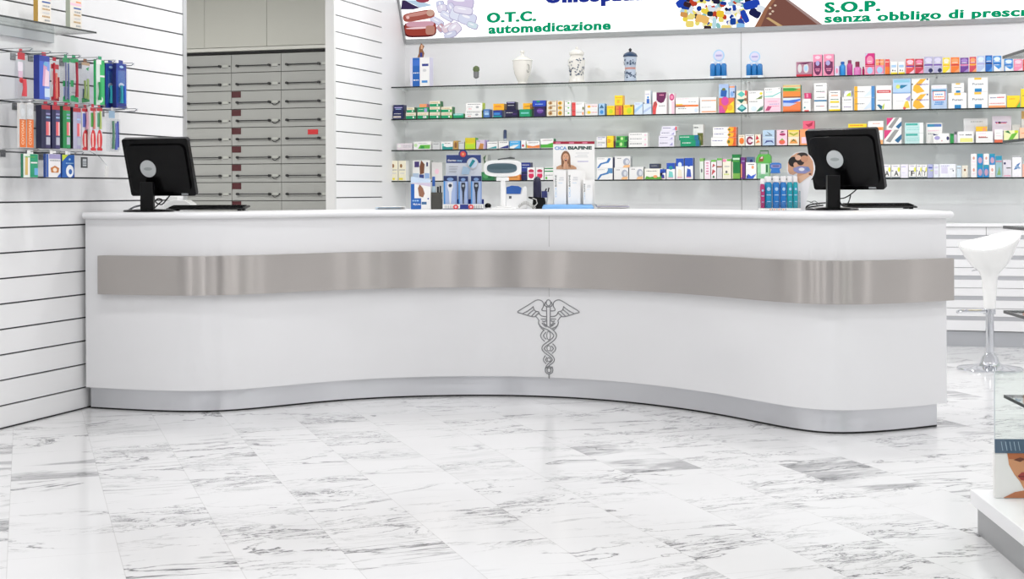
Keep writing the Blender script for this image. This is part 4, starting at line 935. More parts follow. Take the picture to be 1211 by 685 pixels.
one('C', 576, 588.6, 167.6, 'white box with teal lower edge', 'w/w;g 0 .05 .9 .05 .9 .4 .4 .2 3f9aa0;l .75 .1 .95 g3')
one('C', 589.6, 601.6, 167.2, 'white box with navy lower edge', 'w/w;g 0 .05 1 .05 1 .5 .3 .2 2a3580;l .8 .1 .9 g3')
one('C', 602.6, 615.2, 166.6, 'sky blue box with white wave', '58b0e4/b2;g 0 0 .4 0 .9 .5 .4 .45 0 .25 w;l .8 .1 .8 vb')
one('C', 616.4, 621.6, 166, 'narrow white box with red dot', 'w/w;o .4 .35 .25 .16 rd')
one('C', 622.6, 638.4, 167, 'white box with orange lower band', 'w/w;g 0 .05 1 .05 1 .5 .5 .3 0 .45 f08a4c;l .75 .15 .9 g3;r 0 .05 .04 .6 yg')
one('C', 639.2, 654.6, 164, 'white box with green lower band', 'w/g4;g 0 .05 1 .05 1 .6 .5 .4 0 .4 4eb03a;l .8 .15 .95 mr')
o_ = None
yy = ITEMY+.12; a = on_y(597.3, 153.6, yy); t = empty('slim_tube', 'slim grey blue tube upright behind the sky blue box', 'tube', (a.x, yy, SZ['C']+.0003)); hh_ = a.z-SZ['C']
mb = MB(); mb.lathe([(.009, 0), (.012, hh_*.5), (.013, hh_*.55)], pm('tube_grey', 'c9cdd4', .3), n=12); mb.build('body', t); mb = MB(); mb.lathe([(.013, hh_*.55), (.013, hh_*.95), (.008, hh_)], pm('tube_cap', '3f4f78', .3), n=12); mb.build('cap', t)
stack('C', [(705.6, 716.8, 167.6, 'white box with lilac lines left of yellow pair', 'w/w;l .75 .1 .9 g3;l .4 .1 .6 lv'), (705.6, 716.8, 161.6, 'white box with lilac lines left of yellow pair', 'w/w;l .75 .1 .9 nb;l .4 .1 .6 lv')])
stack('C', [(717.8, 725.6, 166.8, 'small yellow box with orange stripe', 'ye/rd;r .1 .75 .5 .95 og'), (717.8, 725.6, 160.6, 'small yellow box with orange stripe', 'ye/yo;r .1 .1 .5 .3 og')])
stack('C', [(728, 741, 167, 'green box with dark ends', '4eb04a/g4;r 0 .2 .3 .8 g4;r .8 .2 1 .9 g4;o .5 .5 .12 .3 c8e8a0'), (729, 742, 161, 'green box with dark ends', '4eb04a/g4;r 0 .2 .3 .8 g4;r .8 .2 1 .9 g4;o .5 .5 .12 .3 c8e8a0')])
WR = 'w/w;l .55 .05 .7 g3;o .88 .45 .06 .2 p2'
stack('C', [(743.6, 766, 167.4, 'white box with grey line of print', WR), (743.6, 766, 162.2, 'white box with grey line of print', WR), (743.6, 766, 157, 'white box with grey line of print', WR)])
LW = 'e9e6f2/w;l .55 .08 .6 4a4a70;g .7 .2 .9 .2 .9 .7 lv'
stack('C', [(778.8, 797.4, 166, 'pale lilac box with slanted mark', LW), (778.8, 797.4, 160.6, 'pale lilac box with slanted mark', LW), (780.6, 799, 155, 'pale lilac box with slanted mark', LW), (782.6, 800.6, 149.2, 'pale lilac box with slanted mark', LW+';r .9 .1 1 .9 r2')])
stack('C', [(804.6, 827.4, 165.8, 'long emerald box', '12966a/g4;l .5 .1 .55 w;r .8 0 1 1 1f6f94'), (803, 826, 159.8, 'long emerald box', '12966a/g4;l .55 .05 .55 w;r .8 0 1 1 1f6f94')], dy=-.02, dp=.05)
one('C', 819.6, 831.6, 147.4, 'tall white box with olive lower half behind emerald boxes', 'w/w;r .45 .05 1 .62 6b7034;o .65 .3 .18 .2 b0a870;l .85 .1 .5 g3;r .1 .05 .4 .35 nv', dy=.05)
OR_ = 'w/b85a28;r .68 0 1 1 ee8a3a;o .76 .5 .14 .42 yo;o .7 .5 .05 .2 ol;l .6 .05 .45 5a5aa0;g .85 0 1 0 1 1 .92 1 e0602a'
stack('C', [(840.8, 871, 162.6, 'white and orange box with fruit picture', OR_), (843, 871, 156.4, 'white and orange box with fruit picture', OR_), (843, 871, 150.2, 'white and orange box with fruit picture', OR_)])
one('C', 873.4, 880.8, 159.6, 'cream box with orange disc left of the C box', 'cr/rd;o .5 .45 .4 .3 og;l .85 .1 .8 bn')
one('C', 881.4, 892, 159, 'pale box with big plum letter C', 'w/cr;o .5 .45 .4 .38 8a3050;o .52 .45 .22 .2 p2;r .65 .33 .95 .55 w;l .88 .1 .9 g3')
one('C', 892.8, 899.8, 158.8, 'cream box with red strokes right of the C box', 'cr/p2;g .1 .5 .7 .6 .3 .95 rd;g .1 .2 .9 .3 .5 .5 og')
stack('C', [(902, 916.2, 162.2, 'grey blue box with dark blue arc', 'b8cce4/7a70a8;g .1 .2 .3 .6 .8 .6 .95 .2 .7 .45 .4 .42 3a4a8a;r 0 .88 1 1 d8e8f4'), (902, 916.2, 153.8, 'grey blue box with dark ship mark', 'b8d0e4/7a70a8;g .3 .85 .55 .4 .75 .35 .5 .6 2a3a48;r .2 .18 .8 .3 3a4a58')])
stack('C', [(918.6, 931, 162, 'pale pink box with red berries', 'p2/o2;o .5 .4 .3 .3 e86a50;g .3 .6 .7 .65 .5 .85 lg'), (918.6, 931, 153.6, 'pale pink box with dark red fish mark', 'p2/r2;o .55 .35 .3 .2 b0386a;g .3 .6 .8 .7 .5 .85 k')])
stack('C', [(932, 945, 161.8, 'yellow orange box with green arc', 'cr/r2;g .1 .2 .9 .2 .7 .7 .3 .7 f0a050;g .2 .3 .5 .75 .8 .3 .5 .55 g4'), (932, 945, 153.8, 'yellow orange box with green arc', 'f4d890/r2;g .1 .4 .5 .1 .9 .4 .9 .7 .5 .4 .1 .7 a8a83a;r 0 .8 1 1 ye')])
stack('C', [(946, 962, 152.6, 'pale pink box partly hidden by the right monitor', 'o2/p2;r .1 .1 .9 .5 p2'), (949.4, 963, 143, 'red pink box above the right monitor corner', 'e8607c/rd;g .2 .6 .5 .2 .8 .4 .9 .9 .5 .6 b02848')])
one('C', 1003, 1025, 146.4, 'yellow box peeking above the right monitor', 'ye/yo/ye;l .9 .1 .8 og')
stack('C', [(1027.4, 1044.4, 154.2, 'white box with orange foot right of the right monitor', 'w/w;r 0 0 1 .3 f4b070;l .8 .2 .8 g2;o .5 .2 .2 .1 og'), (1026.4, 1044.8, 143.2, 'white box with orange foot right of the right monitor', 'w/w;r 0 0 1 .35 f4a860;l .7 .3 .8 og;r .5 .05 .9 .2 og')])
DG = 'w/g2;g 0 .3 0 1 .45 1 d8407c;g .1 .2 .6 1 .85 1 .35 .1 9a9a98;g .6 .25 1 .7 1 .35 .8 .05 2a6a94'
stack('C', [(1045.4, 1066.4, 153.6, 'white box with diagonal pink grey blue blocks', DG), (1048.4, 1066.4, 139.2, 'white box with diagonal pink grey blue blocks', DG)])
TB = 'c4e4e2/w;r .05 .75 .7 .95 4ab0a4;l .5 .1 .9 t2;l .3 .1 .9 t2;r .8 0 1 1 w'
stack('C', [(1070, 1092, 157.4, 'wide pale teal box with ruled lines', TB), (1070, 1092, 145.2, 'wide pale teal box with ruled lines', TB)])
one('C', 1103.4, 1122.6, 157.8, 'low white box with navy oval mark', 'w/w;g 0 .8 .35 .85 .1 .95 0 1 nv;o .25 .55 .18 .2 lv;o .92 .5 .08 .2 3a3a68;o .55 .25 .03 .06 rd', dp=.04)
one('C', 1095.4, 1114.4, 145.4, 'white card box with blue teal top stripe', 'w/w;r .05 .82 .95 .95 3a90b4;r .5 .82 .95 .95 5a80c0;l .6 .1 .8 p2;l .45 .1 .8 g2', dy=.05)
one('C', 1123.6, 1128, 158, 'tiny green box between white ones', '2f9a4e/g4;r .2 .8 .8 1 g4', dp=.05)
one('C', 1128.4, 1131.6, 155.6, 'tiny grey lilac box beside the tiny green one', 'c8b8c8/g2;r 0 .75 1 1 g3', dp=.05)
one('C', 1132.4, 1151.6, 155.4, 'white box with pale yellow lower half', 'w/dg;r .15 .08 .95 .42 f0ec90;l .68 .1 .4 g3;l .65 .5 .9 g3;l .7 .5 .9 g3', dp=.05)
one('C', 1139.4, 1168, 140, 'large pale grey box behind the yellow ones', 'e2e2e4/g1/g3;l .85 .3 .8 g2', dy=.07)
zt_ = one('C', 1154, 1174.4, 155.4, 'white box with thin brown line under a yellow one', 'w/o2;l .5 .15 .6 r2;r .15 .42 .7 .5 9a6a60;l .8 .15 .6 p2', dp=.05)
stack('C', [(1154, 1167.6, 149.6, 'small golden yellow box on a white one', 'f0c030/yo;r .6 0 .9 .8 o2')], z0=zt_+.0006, dp=.05)
one('C', 1176, 1185.8, 153, 'upright white box with orange red foot', 'w/o2;r 0 0 1 .22 e06a4a;l .7 .2 .7 g1;l .5 .2 .8 p2', dp=.05)
one('C', 1173.2, 1196, 137.2, 'large lilac white box at the back right', 'e4dae6/l2;l .75 .15 .8 pu;l .72 .2 .75 r2;o .4 .76 .06 .04 k;l .4 .5 .9 nb', dy=.07)
one('C', 1187, 1204.4, 154.2, 'white box with lime leaf shape', 'eef0b8/dg;g .3 .2 .6 .2 .98 .85 .55 .7 6fb83a;g .1 .0 .7 0 .9 .2 w;g .05 .9 .5 .7 .3 1 2f7a3e;r .75 .8 1 1 yg', dp=.05)
one('C', 1196.8, 1207, 147.4, 'small grey box behind the lime leaf box', 'e0e0de/g1;o .5 .2 .15 .2 g3', dy=.07)
one('C', 1205.8, 1216, 151, 'pale orange box cut by the right edge', 'f0c8a8/o2;l .6 .2 .8 og;r .5 0 1 .3 w', dp=.05)
one('C', 1207.8, 1222, 131, 'pale box with tan top at the far right back', 'e4e2e0/g1;r 0 .75 1 1 d8b070', dy=.07)

# ---- lowest shelf
BRN = 'f4eed4/w;o .35 .75 .16 .1 9a6a3a;l .52 .1 .9 g2;l .35 .2 .8 g1;r .05 .04 .6 .14 f0e040'
one('D', 461.8, 470.4, 190.2, 'cream box with brown nut picture, at shelf end', BRN)
one('D', 471.2, 480, 190.2, 'cream box with brown nut picture, second from shelf end', BRN)
one('D', 488, 508.4, 189.4, 'white box with brown head picture', 'w/w;g .42 .3 .66 .35 .7 .8 .5 1 .4 .7 7a4a30;r .1 .66 .38 .94 4a3a7a;r .8 .7 .9 .9 3a3a68;r .38 .05 .66 .3 3a4a8a;r 0 .1 .36 .36 b8cce4;r .7 .1 .98 .36 9ab8e4', dy=.06)
one('D', 510.4, 523, 192, 'plain pale box beside the brown head picture', 'e8e4e2/g1;o .5 .5 .2 .15 p2', dy=.06)
one('D', 568, 584, 203.4, 'low dark green box behind the customer display', '2f7a4e/g4;o .4 .5 .2 .3 4a9a5e;o .7 .4 .12 .2 g4')
one('D', 570, 577, 183, 'narrow pale box with green sprig print', 'e2e4de/g1;g .2 .9 .7 1 .5 .8 .9 .6 .5 .5 5a7a58;g .3 .3 .8 .4 .4 .55 4a6a4a', dy=.09)
one('D', 600.4, 614.6, 206.6, 'low orange box behind the customer display', 'e89a50/og;l .5 .1 .8 bn')
stack('D', [(616.4, 627, 203, 'navy box left of the red ovals', 'nv/nv;l .6 .1 .8 pu;l .3 .1 .6 nb'), (616.4, 627, 192.2, 'navy box left of the red ovals', 'nb/nv;l .7 .1 .9 w;l .4 .1 .6 lb')], dy=.04)
OV = 'w/w;o .5 .72 .36 .14 c02850;o .5 .35 .36 .24 d8305c;r .08 .5 .92 .62 p2'
one('D', 623.6, 632.8, 198, 'white box with red ovals, left of its twin', OV)
one('D', 633.6, 643, 198, 'white box with red ovals, beside the green pair', OV)
stack('D', [(643.8, 655, 205.2, 'white box with green stripes beside red ovals', 'w/g4;l .7 .1 .9 g3;r .1 .1 .3 .5 lg'), (643.8, 655, 197.8, 'green white box with stripes beside red ovals', 'w/g4;r 0 .7 1 .9 2f8a4a;r 0 .25 1 .45 2f8a4a')])
CV = 'w/nb;g 0 0 .12 0 .3 .35 .75 .5 .9 .9 .75 .95 .62 .62 .2 .45 3a78b8;r .7 .55 1 1 5a90c0;l .85 .05 .5 g2'
stack('D', [(705.8, 724.6, 199, 'white box with curling blue ribbon', CV), (705.8, 724.6, 186.2, 'white box with curling blue ribbon', CV.replace('r .7 .55 1 1 5a90c0;', ''))])
SW_ = 'ecebe9/g2;o .75 .5 .22 .34 a9aebc;o .8 .5 .12 .2 d8dade;g .5 .0 .95 .0 .98 .25 .6 .2 f4c08a;l .8 .15 .4 g3'
stack('D', [(726, 743, 198.4, 'white box with grey swirl and peach foot', SW_), (727, 745.6, 184.8, 'white box with grey swirl and peach foot', SW_)])
one('D', 744, 761, 197.4, 'white box with grey swirl, alone right of its stack', SW_)
stack('D', [(762.2, 783.6, 199.4, 'cream box with green foliage foot', 'f2efe4/lg;g 0 0 1 0 1 .35 .8 .2 .6 .3 .3 .2 .1 .3 5aa83a;o .6 .25 .12 .14 o2;l .75 .1 .7 g3'), (768, 779.6, 193.6, 'small dark grey box on the cream foliage one', '3c4258/k;l .5 .2 .8 g2')])
BW = 'w/nb;r 0 .62 1 1 2350b4;o .5 .7 .24 .12 {};g .2 .1 .8 .1 .7 .45 .3 .5 {};l .05 .2 .8 pk'
for l, r, tp, d, c1, c2 in ((780.4, 787.4, 200, 'lowest blue topped white box with dark corner', 'nb', 'nb'), (788.2, 798.4, 192.6, 'blue topped white box with teal picture', 'tl', 't2'), (799.2, 808.8, 187.2, 'blue topped white box with beige picture', 'vb', 'cr'), (809.6, 819.6, 186.6, 'blue topped white box with royal blue panel', '2350b4', '3a5ab8')):
    one('D', l, r, tp, d, BW.format(c1, c2))
one('D', 827.4, 832.2, 187, 'narrow pale green box', 'dfe6dc/lg;r 0 .85 1 1 8ab86a;o .5 .4 .2 .1 g3')
one('D', 833, 840, 190, 'narrow white box with magenta ladder print', 'f4e4ec/w;l .85 .3 .7 mg;l .7 .3 .7 mg;l .55 .3 .7 mg;l .4 .3 .7 mg;l .25 .3 .7 mg')
one('D', 840.8, 847, 189, 'narrow white box with red strokes', 'f4ecec/w;g .1 .2 .9 .4 .3 .5 c04a50;g .2 .6 .9 .7 .4 .8 c0505a;r 0 .9 1 1 lg;o .5 .1 .2 .06 g4')
one('D', 847.8, 853.8, 187, 'narrow grey pink box', 'e0d8dc/w;r 0 .55 1 .62 bn;r .2 .1 .8 .5 g1;r 0 .9 1 1 lg')
one('D', 854.6, 864.6, 188, 'cream box with green and pink top', 'f2ecd8/cr;r 0 .86 .4 1 pk;r .5 .9 1 1 lg;o .45 .35 .12 .07 g3;l .6 .2 .8 g2;l .2 .15 .8 yg')
one('D', 865.6, 875.2, 182.6, 'dark green box left of the purple one', '127a3a/g4;r .1 .78 .95 .86 c8e8c8;l .7 .1 .9 lg;r 0 0 1 .22 7ab04a;r 0 0 .1 .7 cr')
one('D', 876, 881.2, 186, 'narrow purple box', '6a2a7a/dm;r 0 .05 .25 .7 o2;l .8 .2 .9 lv')
one('D', 882, 894.6, 192, 'white box with blue lower curve', 'w/w;g 0 0 .7 0 1 .3 .5 .15 .2 .3 2f60d0;l .85 .2 .8 g3;o .65 .7 .12 .1 o2;r .05 .05 .2 .2 3a4a78')
one('D', 883, 892, 185.6, 'small blue grey box behind the blue curve one', '7a9ac8/lv;o .6 .8 .2 .1 nb', dy=.08, dp=.05)
zt_ = one('D', 895.4, 909.6, 193, 'pale green box under the green carton', '9acfa0/lg;r .3 .3 .7 .95 e4ece4;o .5 .15 .35 .12 7ac08a;r .75 .4 .9 .9 g4')
yy = ITEMY; a = on_y(893.6, 193, yy); b = on_y(911.4, 193, yy); w_ = b.x-a.x; hh_ = on_y(902, 178, yy).z-zt_
t = empty('gable_carton', 'green gable topped carton with carry handle on the lowest shelf', 'box', ((a.x+b.x)/2, yy, zt_+.0006))
mb = MB(); mb.prism([(-w_/2, 0), (w_/2, 0), (w_/2, hh_*.5), (w_*.38, hh_*.7), (-w_*.3, hh_*.7), (-w_*.46, hh_*.4)], 0, .07, paper('5cb04a'), axis='y', smooth=False)
mb.prism([(-w_*.3, hh_*.1), (w_*.0, hh_*.12), (w_*.05, hh_*.5), (-w_*.25, hh_*.45)], -.0008, -.0003, paper('bn'), axis='y', smooth=False); mb.prism([(-w_*.2, hh_*.35), (-w_*.02, hh_*.35), (-w_*.05, hh_*.55)], -.0013, -.0009, paper('p2'), axis='y', smooth=False); mb.build('body', t)
mb = MB(); mb.tube([(-w_*.24, .035, hh_*.68), (-w_*.24, .035, hh_*.97), (w_*.3, .035, hh_*.97), (w_*.3, .035, hh_*.68)], .004, paper('3f8a3a'), 6); mb.build('handle', t)
for (l, r, d, tx) in ((1043.6, 1053.4, 'white box with black A and pale flash, left', 'A'), (1054.2, 1064.6, 'white box with black A and lime flash', 'A'), (1074.6, 1083.4, 'white box with slanted black F', 'F'), (1084, 1090, 'white box with black A, left of the Y box', 'A'), (1090.4, 1096.2, 'white box with black Y and lime flash', 'Y')):
    one('D', l, r, 194.6, d, f'w/w/w;t .3 .14 .8 .4 k {tx};r 0 .5 .2 .56 g3;o .85 .62 .14 .18 e8e850;r 0 0 1 .05 2a4a5a;l .85 .2 .7 lv')
one('D', 1065.2, 1074, 194.4, 'plain lilac white box between lettered boxes', 'f0ecf6/w;l .8 .1 .7 lv;l .35 .1 .6 l2')
one('D', 1097, 1103.4, 194.4, 'narrow lavender box with blue line', 'b4b8dc/lv;r .1 .7 .9 .8 4a5ab0;r .5 .5 1 .56 yg')
one('D', 1104.2, 1110.4, 194.4, 'narrow white box with pale grey tiles', 'e8ecf4/w;r .1 .7 .8 .85 l2;r .1 .25 .8 .55 l2')
one('D', 1111, 1130.4, 194, 'wide white box with pale blue label', 'f0f2f8/w;r .1 .3 .5 .8 l2;l .85 .1 .6 lv;o .85 .5 .05 .05 g3;l .6 .65 .85 g2')
one('D', 1131.4, 1136.8, 196, 'narrow ice blue box', 'cfe0ea/lb;r .1 .75 .9 .85 g2')
one('D', 1137.6, 1144.6, 195.6, 'small cream box with brown dot', 'e8e2d2/g1;o .5 .62 .18 .1 bn;o .5 .3 .3 .2 cr')
K1 = 'f4f0f0/b2;o .5 .6 .2 .14 d8a090;l .25 .2 .8 p2'; K2 = '2a8ac8/bl;o .5 .4 .36 .28 c8a0b8;r 0 .8 1 1 2a9ab4'
for i, (l, r, c, nm) in enumerate(((1148.2, 1155, K1, 'white one in the outer column'), (1155.6, 1162.6, K2, 'blue one beside the outer column'), (1163.2, 1169.6, K1.replace('f4f0f0', 'e4ecf4') , 'pale one in the third column'), (1170.2, 1176.8, K2, 'blue one in the fourth column'))):
    bb = {0: (K1, K1), 1: (K2, K2), 2: (K2, K1), 3: (K1, K2)}[i]
    stack('D', [(l, r, 195, 'small blue and white box, '+nm, bb[0]), (l, r, 181.8, 'small blue and white box, '+nm, bb[1])])
one('D', 1177.4, 1185, 184.2, 'tall grey teal box with black side edge', '9ac0c8/k;r 0 .8 1 1 2a94b4;r 0 .7 1 .78 c090a0;g .2 .1 .8 .1 .6 .5 8ab06a')
one('D', 1186.2, 1196, 189, 'lilac grey box with dark dot', 'e0dce4/l2;o .2 .8 .14 .07 nv;r .4 .5 .98 .56 g3;r .1 .05 .9 .1 pk')
one('D', 1197, 1208.2, 184.4, 'white box with blue slanted rays and grey top', 'f6f4f8/g1;r 0 .95 1 1 g2;g .15 .35 .5 .38 .9 .7 .5 .6 4a78b0;g .2 .5 .6 .55 .95 .4 .6 .4 8aa8c8')
one('D', 1209, 1217, 194, 'pale salmon box at the right edge', 'f0b8a8/o2;l .5 .2 .8 r2')
# ------------------------------------------------------------------ things on the counter
def spot(px, d, z=CT): p = on_d(px, 250, d); return Vector((p.x, p.y, z+.0004))
def hgt(py, px, d): return on_d(px, py, d).z-CT
def citem(name, label, cat, px, d, rot=0, group=None): return empty(name, label, cat, spot(px, d), YAW+rot, group)

def monitor(px_base, d, label, corners, disc, neckw, bdeg, W):
    # built about its stand; the back of the screen faces the camera, tilted towards it at the top
    k = d/F; t = citem('computer_monitor', label, 'monitor', px_base, d, 0, 'black computer monitors on the counter')
    beta = math.radians(bdeg); tl = math.radians(20); Hh = .302
    # local frame of the panel: right, up, back-normal (towards the camera)
    rx = Vector((math.cos(beta), -math.sin(beta), 0)); nb = Vector((-math.sin(beta), -math.cos(beta), 0))
    up = Vector((0, 0, 1))*math.cos(tl)+nb*math.sin(tl); nn = nb*math.cos(tl)-Vector((0, 0, 1))*math.sin(tl)
    cxp = sum(c[0] for c in corners)/4; cyp = sum(c[1] for c in corners)/4
    c = Vector(((cxp-px_base)*k, -.02, hgt(cyp, cxp, d)))
    R = Matrix(((rx.x, -nn.x, up.x, c.x), (rx.y, -nn.y, up.y, c.y), (rx.z, -nn.z, up.z, c.z), (0, 0, 0, 1)))   # local y points away from the viewer side (into the screen front)
    mb = MB(); mb.rbox(-W/2, 0, -Hh/2, W/2, .03, Hh/2, .012, M_BLACKG, R, axis='y')
    mb.rbox(-W/2+.02, -.014, -Hh/2+.025, W/2-.02, -.0005, Hh/2-.03, .03, M_BLACKG, R, axis='y'); mb.build('housing', t, bevel=.002)
    mb = MB(); mb.box(-W/2+.015, .0302, -Hh/2+.018, W/2-.015, .0312, Hh/2-.015, pm('screen_glass', '1a2026', .15), R); mb.build('screen', t)
    mb = MB(); dx, dzz, r = disc; ring = [(dx+r*math.cos(2*PI*q/28), dzz+r*1.06*math.sin(2*PI*q/28)) for q in range(28)]
    mb.prism(ring, -.018, -.0142, pm('silver_disc', 'c8cccc', .35, .2), R, axis='y'); m_ = mb.build('logo_disc', t); m_['label'] = 'round silver disc on the back'
    mb = MB(); mb.prism([(dx+r*.55*math.cos(2*PI*q/20), dzz+r*.2*math.sin(2*PI*q/20)) for q in range(20)], -.0188, -.0181, pm('disc_script', 'a2a8a8', .4), R, axis='y'); mb.box(W*.28, -.0008, -Hh/2+.006, W*.38, -.0001, -Hh/2+.014, paper('g2'), R); mb.build('badge', t)
    hb = c.z-Hh/2*math.cos(tl)+.07; nw = neckw*k/2; mb = MB()
    nx = 0
    mb.prism([(nx-nw, .01), (nx+nw, .01), (nx+nw*.96, hb), (nx-nw*.96, hb)], -.045, -.005, M_BLACK, axis='y', smooth=False); mb.build('neck', t, bevel=.003)
    mb = MB(); mb.lathe([(.125, 0), (.126, .006), (.12, .010), (.05, .014), (.03, .016)], M_BLACKG, T(0, .0, .0), 40, sx=1, sy=.8); mb.build('foot', t)
    return t
monitor(176, 7.42, 'black computer monitor seen from behind at the left end of counter', ((145,167),(222,164),(233,231),(156,232)), (-.05, .0, .042), 15.5, 14, .357)
monitor(984, 7.06, 'black computer monitor seen from behind at the right end of counter', ((949,155),(1034,151),(1046,226),(962,226)), (-.04, .01, .042), 15.5, 37, .362)
def keyboard(x0, x1, d, label, rot=0):
    a = spot(x0, d); b = spot(x1, d); w = (b-a).length
    t = empty('keyboard', label, 'keyboard', (a+b)/2, YAW+rot, 'black keyboards on the counter')
    mb = MB(); mb.prism([(0, .006), (.15, .018), (.15, .024), (.14, .027), (.004, .014)], -w/2, w/2, M_BLACK, Matrix(((0,0,1,0),(1,0,0,0),(0,1,0,0),(0,0,0,1))).to_4x4() @ Matrix.Identity(4), axis='z', smooth=False); mb.build('case', t, bevel=.002)
    mb = MB()
    for r in range(5):
        for c in range(15):
            x = -w/2+.012+c*(w-.024)/15; y = .014+r*.0245; z = .0145+y*.085
            mb.box(x, y, z, x+(w-.024)/15-.003, y+.021, z+.006, M_BLACKG)
    mb.build('keys', t)
    mb = MB()
    for s in (-1, 1): mb.box(s*w*.42-.01, .11, 0, s*w*.42+.01, .14, .016, M_BLACK); mb.box(s*w*.42-.01, .01, 0, s*w*.42+.01, .03, .008, M_BLACK)
    mb.build('foot', t)
keyboard(196, 290, 7.6, 'black keyboard beside the left monitor foot'); keyboard(1000, 1085, 7.3, 'black keyboard beside the right monitor foot', -.02)
def cable(label, pts, r=.0035, m=None, name='cable'):
    o = MB(); q = [on_d(x, y, d) for x, y, d in pts]; q = [Vector((p.x, p.y, max(p.z, CT+r+.001))) for p in q]; b = q[0].copy(); b.z = CT
    o.tube([p-b for p in catmull(q, 6)], r, m or M_BLACK, 6); ob = o.build(name, loc=b); tag(ob, label, 'cable', 'cables on the counter')
cable('dark blue cable curling out behind the left monitor foot', [(152,251,7.5),(155,247,7.5),(160,244.5,7.55),(168,243,7.58),(178,243,7.6)], .005, pm('blue_black_cable', '1d2733', .4))
cable('looped black cable between left monitor and keyboard', [(183,246,7.62),(188,241,7.62),(192,237,7.6),(187,235,7.58),(184,239,7.6),(191,242,7.62),(197,236,7.6),(201,231,7.6)])
cable('thin black plugged lead hanging under the right monitor', [(1013,224,6.95),(1006,230,6.97),(999,234,7),(992,236,7.0),(997,243,7),(1003,240,7),(1006,231,7)], .003)
cable('tangled black cable left of the right monitor foot', [(976,240,7.3),(965,241,7.25),(956,243,7.2),(953,246,7.2),(957,245,7.25),(965,244,7.25),(973,243,7.3)], .004)
cable('thin grey cable loop beside the teal bottles', [(948,240,7.1),(955,238,7.1),(963,241,7.1),(970,244,7.1),(964,238,7.1),(958,240,7.1)], .0018, pm('grey_cable', '6a6a6c', .5))
# white phone-like thing behind the left monitor
t = citem('desk_telephone', 'low white rounded desk device behind the left monitor and keyboard', 'telephone', 211, 7.86)
k = 7.86/F; mb = MB(); mb.prism([(-17*k, 0), (17*k, 0), (14*k, 8*k), (8*k, 12*k), (-4*k, 13*k), (-17*k, 11*k)], 0, .15, M_WPL, axis='y', smooth=False); mb.build('body', t, bevel=.004)
mb = MB(); mb.box(-16*k, .02, 12.2*k, -2*k, .06, 16*k, M_WPL); mb.build('handset', t)
# papers
def papers(x0, x1, d, label, cols, h, seed):
    a = spot(x0, d); b = spot(x1, d); w = (b-a).length; t = empty('paper_stack', label, 'papers', (a+b)/2, YAW, 'papers on the counter'); rr = random.Random(seed); z = 0
    mb = MB(); n = 7
    for i in range(n):
        dx = rr.uniform(-.012, .012); hh_ = h/n; mb.box(-w/2+dx+.012, rr.uniform(0, .02), z, w/2+dx-.012, .2, z+hh_*.85, paper(cols[i % len(cols)])); z += hh_
    mb.build('sheets', t)
papers(443, 478, 7.95, 'low stack of pale blue and grey leaflets left of the blue display box', ['lb', 'g1', 'w', 'g2'], .014, 1)
papers(703, 746, 7.9, 'flat stack of grey white papers right of the poster display', ['g1', 'w', 'g2', 'l2'], .024, 2)

# blue and white display box
def cbox(x0, x1, top, d, design, label, dep=.1, name='display_box', cat='box', base=None):
    k = d/F; t = citem(name, label, cat, (x0+x1)/2, d); w = (x1-x0)*k; h = hgt(top, x0, d)
    return t, w, h, k
t, w, h, k = cbox(485.8, 509.4, 213, 7.93, '', 'blue and white counter display box with brown picture at poster left')
carton_mb(w, h*.9, .1, 'w/w;r 0 0 .18 .97 bl;r 0 0 .52 .42 bl;l .3 .08 .4 lb;t .12 .16 .48 .07 w MyLine;r .55 .18 .8 .28 3f6f9a;g .42 .5 .62 .45 .7 .6 .62 .8 .45 .95 .36 .8 9a6a50;o .88 .4 .04 .03 nb;g 0 1 1 .86 1 1 d8cce0').build('carton', t)
mb = MB(); mb.poly([(-w/2, .0, h*.9+.0005), (w/2, 0, h*.9+.0005), (w/2, .03, h*1.02), (-w/2, .03, h*1.12)], paper('vb')); mb.poly([(-w/2, .0, h*.9+.0005), (-w/2, .03, h*1.12), (w/2, .03, h*1.02), (w/2, 0, h*.9+.0005)], paper('vb')); mb.build('lid_flap', t)

# smoky cup with small bottles
t = citem('smoky_tray', 'smoky clear bin holding small bottles beside the thermometer display', 'container', 516.4, 7.95)
k = 7.95/F; M_SMOKE = pm('smoky_plastic', '55544e', .2, Alpha=.85)
mb = MB(); w_ = 13*k; h_ = 20*k
mb.box(-w_/2, 0, 0, w_/2, .07, .003, M_SMOKE); mb.box(-w_/2, 0, .003, -w_/2+.002, .07, h_, M_SMOKE); mb.box(w_/2-.002, 0, .003, w_/2, .07, h_, M_SMOKE); mb.box(-w_/2+.002, 0, .003, w_/2-.002, .002, h_, M_SMOKE); mb.box(-w_/2+.002, .068, .003, w_/2-.002, .07, h_, M_SMOKE); mb.build('bin', t)
def at_(t, x, y, z): return t.location+Vector((RGT.x*x+FWD.x*y, RGT.y*x+FWD.y*y, z))
for (dx, dy, w2, hp, mb_, mc, lb) in ((-3.6, .02, 2.6, 38, 'b9d0dc', '2a5fae', 'pale small bottle with a wide blue cap in the smoky bin'), (1.2, .035, 1.8, 26, 'd8e070', '1a1c20', 'yellow green small bottle with black cap in smoky bin'), (4.2, .02, 1.5, 27, '17181c', '17181c', 'small black bottle in the smoky bin')):
    p = at_(t, dx*k, dy, .0035); bottle('small_bottle', p.x, p.y, p.z, w2*k, hp*k, pm('bt_'+mb_, mb_, .3), pm('bc_'+mc, mc, .35), lb, 'small bottles in the smoky bin', capf=.3, neck=.6)

